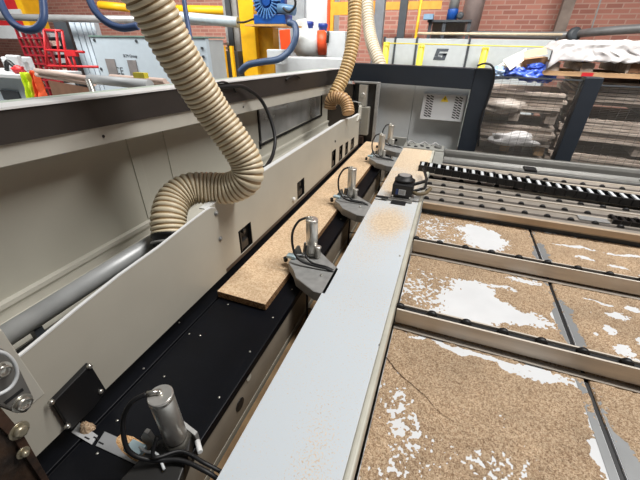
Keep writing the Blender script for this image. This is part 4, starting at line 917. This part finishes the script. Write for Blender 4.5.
# red and white truck body top left
t = thing('red_panel_machine', 'red machine body with a yellow edge and white bands at the top left', 'machine', (-9, 6, 0))
m = MB(); a = P(-40, 10, y=6.0); b = P(19, 10, y=6.0); m.box(a.x, b.x, 6.0, 6.5, 1.95, 2.9); m.build('red_body', red, t)
B(b.x+.01, b.x+.22, 5.98, 6.4, 1.8, 2.9).build('yellow_edge', yellow, t)
z1_ = P(5, 15, y=5.95).z; z0_ = P(5, 11, y=5.95).z
B(a.x, b.x+.1, 5.95, 5.99, z1_-.03, z0_+.03).build('white_band', palewhite, t)
z1_ = P(5, 31, y=5.95).z; z0_ = P(5, 25.5, y=5.95).z
B(a.x, b.x+.5, 5.95, 5.99, z1_-.15, z0_).build('lower_band', palewhite, t)
# ducts and pipes high up left
o = MB().cyl(P(0, 17, y=5.0), P(240, 22, y=4.95), .055, 16).build('air_duct', galv); tag(o, 'long pale galvanised duct running across the upper left', 'duct')
o = MB().cyl(P(150, 14, y=4.75), P(239, 22.5, y=4.6), .065, 16).build('air_duct', mat('pale_blue_duct', (190, 204, 212), .35, metal=.2)); tag(o, 'short thick pale blue duct ending at the yellow column', 'duct')
o = MB().cyl(P(165, 9, y=6.0), P(232, 11, y=6.0), .07, 8).build('yellow_rail', yellow); tag(o, 'yellow crane rail above the pale blue duct', 'rail')
o = MB().cyl(P(100, 5, y=6.0), P(130, 8, y=6.0), .07, 8).build('yellow_rail', yellow); tag(o, 'short yellow rail left of the large cream hose', 'rail')
t = thing('yellow_column', 'tall yellow steel column in the left background', 'column', (-2.7, 4.5, 0))
B(-2.80, -2.58, 4.5, 4.75, 0, 3).build('front_flange', yellow, t, .004); B(-2.579, -2.36, 4.58, 4.75, 0, 1.92).build('side_web', mat('shaded_side_yellow', (206, 150, 16), .5), t)  # side web coloured darker for the column's shaded side
t = thing('blower_shelf', 'orange-brown bracket shelf fixed to the yellow column', 'shelf', (-2.3, 4.4, 1.9))
B(-2.579, -2.03, 4.25, 4.78, 1.925, 1.945).build('shelf_plate', mat('tan_plate', (206, 160, 96), .5), t)
t = thing('blue_blower', 'blue side-channel blower with radial fins on the column shelf', 'blower', (-2.35, 4.45, 1.95))
bc = P(267, 1, y=4.3)
m = MB(); m.lathe((bc.x, 4.30, bc.z), (0, 1, 0), [(0, .14), (.02, .19), (.16, .19), (.18, .15)], 36); m.build('fan_housing', bluepaint, t)
for k in range(24):
    a = 2*math.pi*k/24; m = MB(); mxf = Matrix.Translation((bc.x, 4.285, bc.z)) @ Matrix.Rotation(a, 4, 'Y'); m.box(.075, .18, -.02, .018, -.006, .006, mx=mxf); m.build('fin', mat('fin_light_blue', (84, 130, 184), .4), t)
MB().lathe((bc.x, 4.27, bc.z), (0, 1, 0), [(0, .05), (.03, .055)], 20).build('hub', bluepaint, t)
B(bc.x-.19, bc.x+.24, 4.28, 4.50, 1.9455, bc.z-.13).build('base_block', bluepaint, t, .01)
MB().cyl((bc.x+.15, 4.30, bc.z-.07), (bc.x+.36, 4.30, bc.z-.10), .05, 16).build('outlet', mat('steel_blue', (90, 126, 160), .4), t)
o = MB().tube([P(288, 22, y=4.1), P(295, 26, y=4.1), P(295.5, 38, y=4.05), P(290, 50, y=4.0), P(279, 59, y=3.9), P(262, 62, y=3.8), P(248, 65, y=3.75), P(240, 72, y=3.75)], .037, 14, 8).build('blower_hose', mat('slate_blue_hose', (56, 76, 106), .45)); tag(o, 'thick slate-blue hose curving down from the blue blower', 'hose')
o = MB().tube([P(237, 22.5, y=4.4), P(245, 22, y=4.4), P(256, 18, y=4.3)], .012, 8, 6).build('blower_wire', rubber); tag(o, 'thin black wire across the yellow column to the blower', 'wire')
o = MB().tube([P(285, -8, y=4.1), P(294, -2, y=4.1), P(295, 6, y=4.1), P(289, 12, y=4.1), P(283, 8, y=4.1)], .014, 8, 6).build('motor_wire', rubber); tag(o, 'thin black wire looped beside the blue blower', 'wire')
t = thing('grey_column', 'grey steel column with a dark cable tray left of the yellow column', 'column', (-2.95, 4.9, 0))
a = P(223, 10, y=4.9).x; b = P(237, 10, y=4.9).x; B(a, b, 4.9, 5.1, 0, 3).build('column', castgrey, t, .004); B(a+.06, b-.09, 4.87, 4.899, 0, 3).build('cable_tray', mat('tray_dark', (58, 62, 66), .6), t)
o = B(a-.05, a-.012, 5.06, 5.12, 0, 3).build('red_pipe', mat('brick_red_pipe', (150, 60, 50), .5)); tag(o, 'thin dark red upright on the left of the grey column', 'pipe')
t = thing('yellow_barrier', 'low yellow barrier with bins at the foot of the yellow column', 'barrier', (-3.0, 4.3, 0))
m = MB()
for px in (223, 231): x = P(px, 50, y=4.4).x; m.box(x-.02, x+.02, 4.4, 4.44, 0, P(px, 46, y=4.4).z)
m.build('uprights', yellow, t); B(P(225, 55, y=4.46).x, P(238, 55, y=4.46).x, 4.46, 4.6, 1.0, P(228, 51, y=4.46).z).build('bins', slate, t)
# blue air hoses
bh = [([(-14, -25), (-3, -5), (5, 12), (14, 24), (26, 30), (37, 28), (43.5, 18), (43, 0), (40, -25)], 'looped blue air hose at the top left corner'),
      ([(78, -30), (88, -4), (96, 12), (108, 23), (122, 28), (138, 26)], 'blue air hose swinging in from the top towards the cream hose'),
      ([(182, -30), (184, 0), (188, 25), (192, 48), (196, 66)], 'straight blue air hose hanging to the right of the cream hose')]
for pts, lab in bh: tag(MB().tube([P(a, b, d=1.95) for a, b in pts], .0205 if pts[0][0] < 100 else .014, 14, 8).build('air_hose', hoseblue), lab, 'hose', 'blue air hoses')
# robot and white machine
t = thing('robot_arm', 'white and grey robot arm housing with orange joint beyond the hood', 'robot', (-2.0, 5, 0))
q = lambda a, b, y=5.0: P(a, b, y=y)
m = MB(); m.lathe(q(300, 46), (1, .3, .12), [(-.10, .06), (-.02, .16), (.10, .20), (.22, .19), (.33, .14), (.36, .10)], 28); m.build('grey_housing', mat('robot_grey', (186, 190, 190), .4), t)
m = MB(); m.lathe(q(318, 43), (1, .3, .06), [(0, .15), (.10, .15), (.12, .12)], 24); m.build('orange_joint', orange, t)
m = MB(); m.loft([q(296, 20), q(306, 18), q(312, 44), q(300, 54)], [q(296, 20, 5.12), q(306, 18, 5.12), q(312, 44, 5.12), q(300, 54, 5.12)]); m.build('upper_link', mat('robot_pale', (206, 210, 208), .4), t, .01)
m = MB(); m.loft([q(279, 30), q(290, 29), q(291, 50), q(281, 50)], [q(279, 30, 5.2), q(290, 29, 5.2), q(291, 50, 5.2), q(281, 50, 5.2)]); m.build('orange_link', orange, t, .01)
m = MB(); m.box(-2.15, -1.75, 5.05, 5.3, 0, 1.65); m.build('pedestal', palewhite, t, .01)
t = thing('white_machine_cell', 'white machine housing with blue motors behind the robot arm', 'machine', (-1.9, 5.6, 0))
B(P(274, 40, y=5.8).x, P(331, 40, y=5.8).x, 5.8, 6.2, 0, 3).build('back_housing', palewhite, t, .01)
B(P(277, 10, y=5.72).x, P(304, 10, y=5.72).x, 5.72, 5.79, 1.5, 3).build('grey_panel', mat('panel_mid_grey', (150, 156, 160), .5), t)
for px, z in ((309, 25), (323, 27)):
    c = P(px, z, y=5.4); m = MB(); m.lathe((c.x, 5.4, c.z-.08), (0, 0, 1), [(0, .06), (.07, .06), (.075, .07), (.12, .07), (.125, .05)], 16); m.build('blue_motor', mat('deep_blue', (34, 58, 140), .4), t)
B(P(300, 34, y=5.3).x, P(330, 34, y=5.3).x, 5.3, 5.55, 1.5, P(310, 31, y=5.3).z).build('motor_block', palewhite, t, .01)
t = thing('white_control_box', 'pale grey box with a dark lever beside the robot arm', 'control box', (-1.6, 4.9, 0))
a = P(327, 31, y=4.8); b = P(339, 50, y=4.8); B(a.x, P(345, 40, y=4.8).x, 4.8, 5.0, 0, a.z).build('box', palewhite, t, .01); MB().cyl(P(328, 31, y=4.78), P(327.5, 43, y=4.78), .018, 10).build('lever', rubber, t)
o = B(P(275, 62, y=4.3).x, P(345, 62, y=4.3).x, 4.3, 4.7, 0, P(300, 57.5, y=4.3).z).build('low_white_cabinet', palewhite, None, .01); tag(o, 'low white cabinet just above the far end of the hood', 'cabinet')
c = P(276, 55, y=4.15); o = B(c.x-.1, c.x+.1, 4.1, 4.25, c.z-.1, c.z+.06).build('small_white_box', palewhite, None, .01); tag(o, 'small white box under the curve of the slate-blue hose', 'box')
t = thing('yellow_gate', 'amber yellow frame and orange post right of the white machine', 'gate', (-1.5, 5.6, 0))
a = P(327, 15, y=5.6).x; B(a, a+.04, 5.6, 5.64, 0, 2.6).build('orange_post', orange, t); b = P(347, 15, y=5.6).x
m = MB(); m.box(a+.05, a+.10, 5.6, 5.64, 0, 2.6); m.box(a+.10, b+.4, 5.6, 5.64, P(335, 15, y=5.6).z, P(335, 2, y=5.6).z); m.build('yellow_frame', mat('amber', (226, 160, 50), .5), t)
o = B(P(382, 30, y=5.2).x, P(383, 30, y=5.2).x, 5.2, 5.25, 0, 2.6)
a = P(374, 20, y=5.0).x; o = B(a, P(383, 20, y=5.0).x, 5.0, 5.1, 0, 2.7).build('grey_upright', mat('upright_grey', (120, 124, 130), .5)); tag(o, 'grey steel upright right of the pale rear hose', 'column')
# ------------------------------------------------------------------ light
w = bpy.data.worlds.new('world'); bpy.context.scene.world = w; w.use_nodes = True
bg = w.node_tree.nodes['Background']; bg.inputs[0].default_value = (.93, .96, 1, 1); bg.inputs[1].default_value = .10
def area(name, loc, tgt, sx, sy, e, col=(1, 1, 1), spread=180):
    l = bpy.data.lights.new(name, 'AREA'); l.shape = 'RECTANGLE'; l.size = sx; l.size_y = sy; l.energy = e; l.color = col; l.spread = math.radians(spread)
    o = bpy.data.objects.new(name, l); C.objects.link(o); o.location = loc; o.rotation_euler = (Vector(tgt)-Vector(loc)).to_track_quat('-Z', 'Y').to_euler(); return o
area('key_fill_light', (1.9, 2.1, 6.35), (-.4, 2.1, 1), .6, 4.2, 405, (1, .98, .95))
area('key_fill_light', (-7, 1.5, 6.0), (-6.2, 4.8, 1.2), 4, 2, 300, (1, .98, .95), 115)  # unseen fill added to brighten the left background
area('key_fill_light', (-2.2, 2.0, 6.5), (-2.4, 6.8, 1.6), 4, 1.5, 110, (1, .98, .95), 75)  # unseen fill added for the middle background, spread kept off the beam
area('key_fill_light', (1.9, .8, 5.8), (1.4, 4.3, 1.0), 2, 1, 28, (1, .97, .94), 44)  # narrow unseen fill added to light the board fronts behind the fence
area('key_fill_light', (2.2, 1.6, 6.2), (1.0, 6.0, 1.6), 3, 1.5, 45, (1, .96, .92), 75)  # small unseen fill added for the brick wall
s = bpy.context.scene
s.view_settings.view_transform = 'Standard'; s.view_settings.look = 'None'; s.view_settings.gamma = 1; s.view_settings.exposure = 0.0
try: s.view_settings.use_curve_mapping = False
except Exception: pass
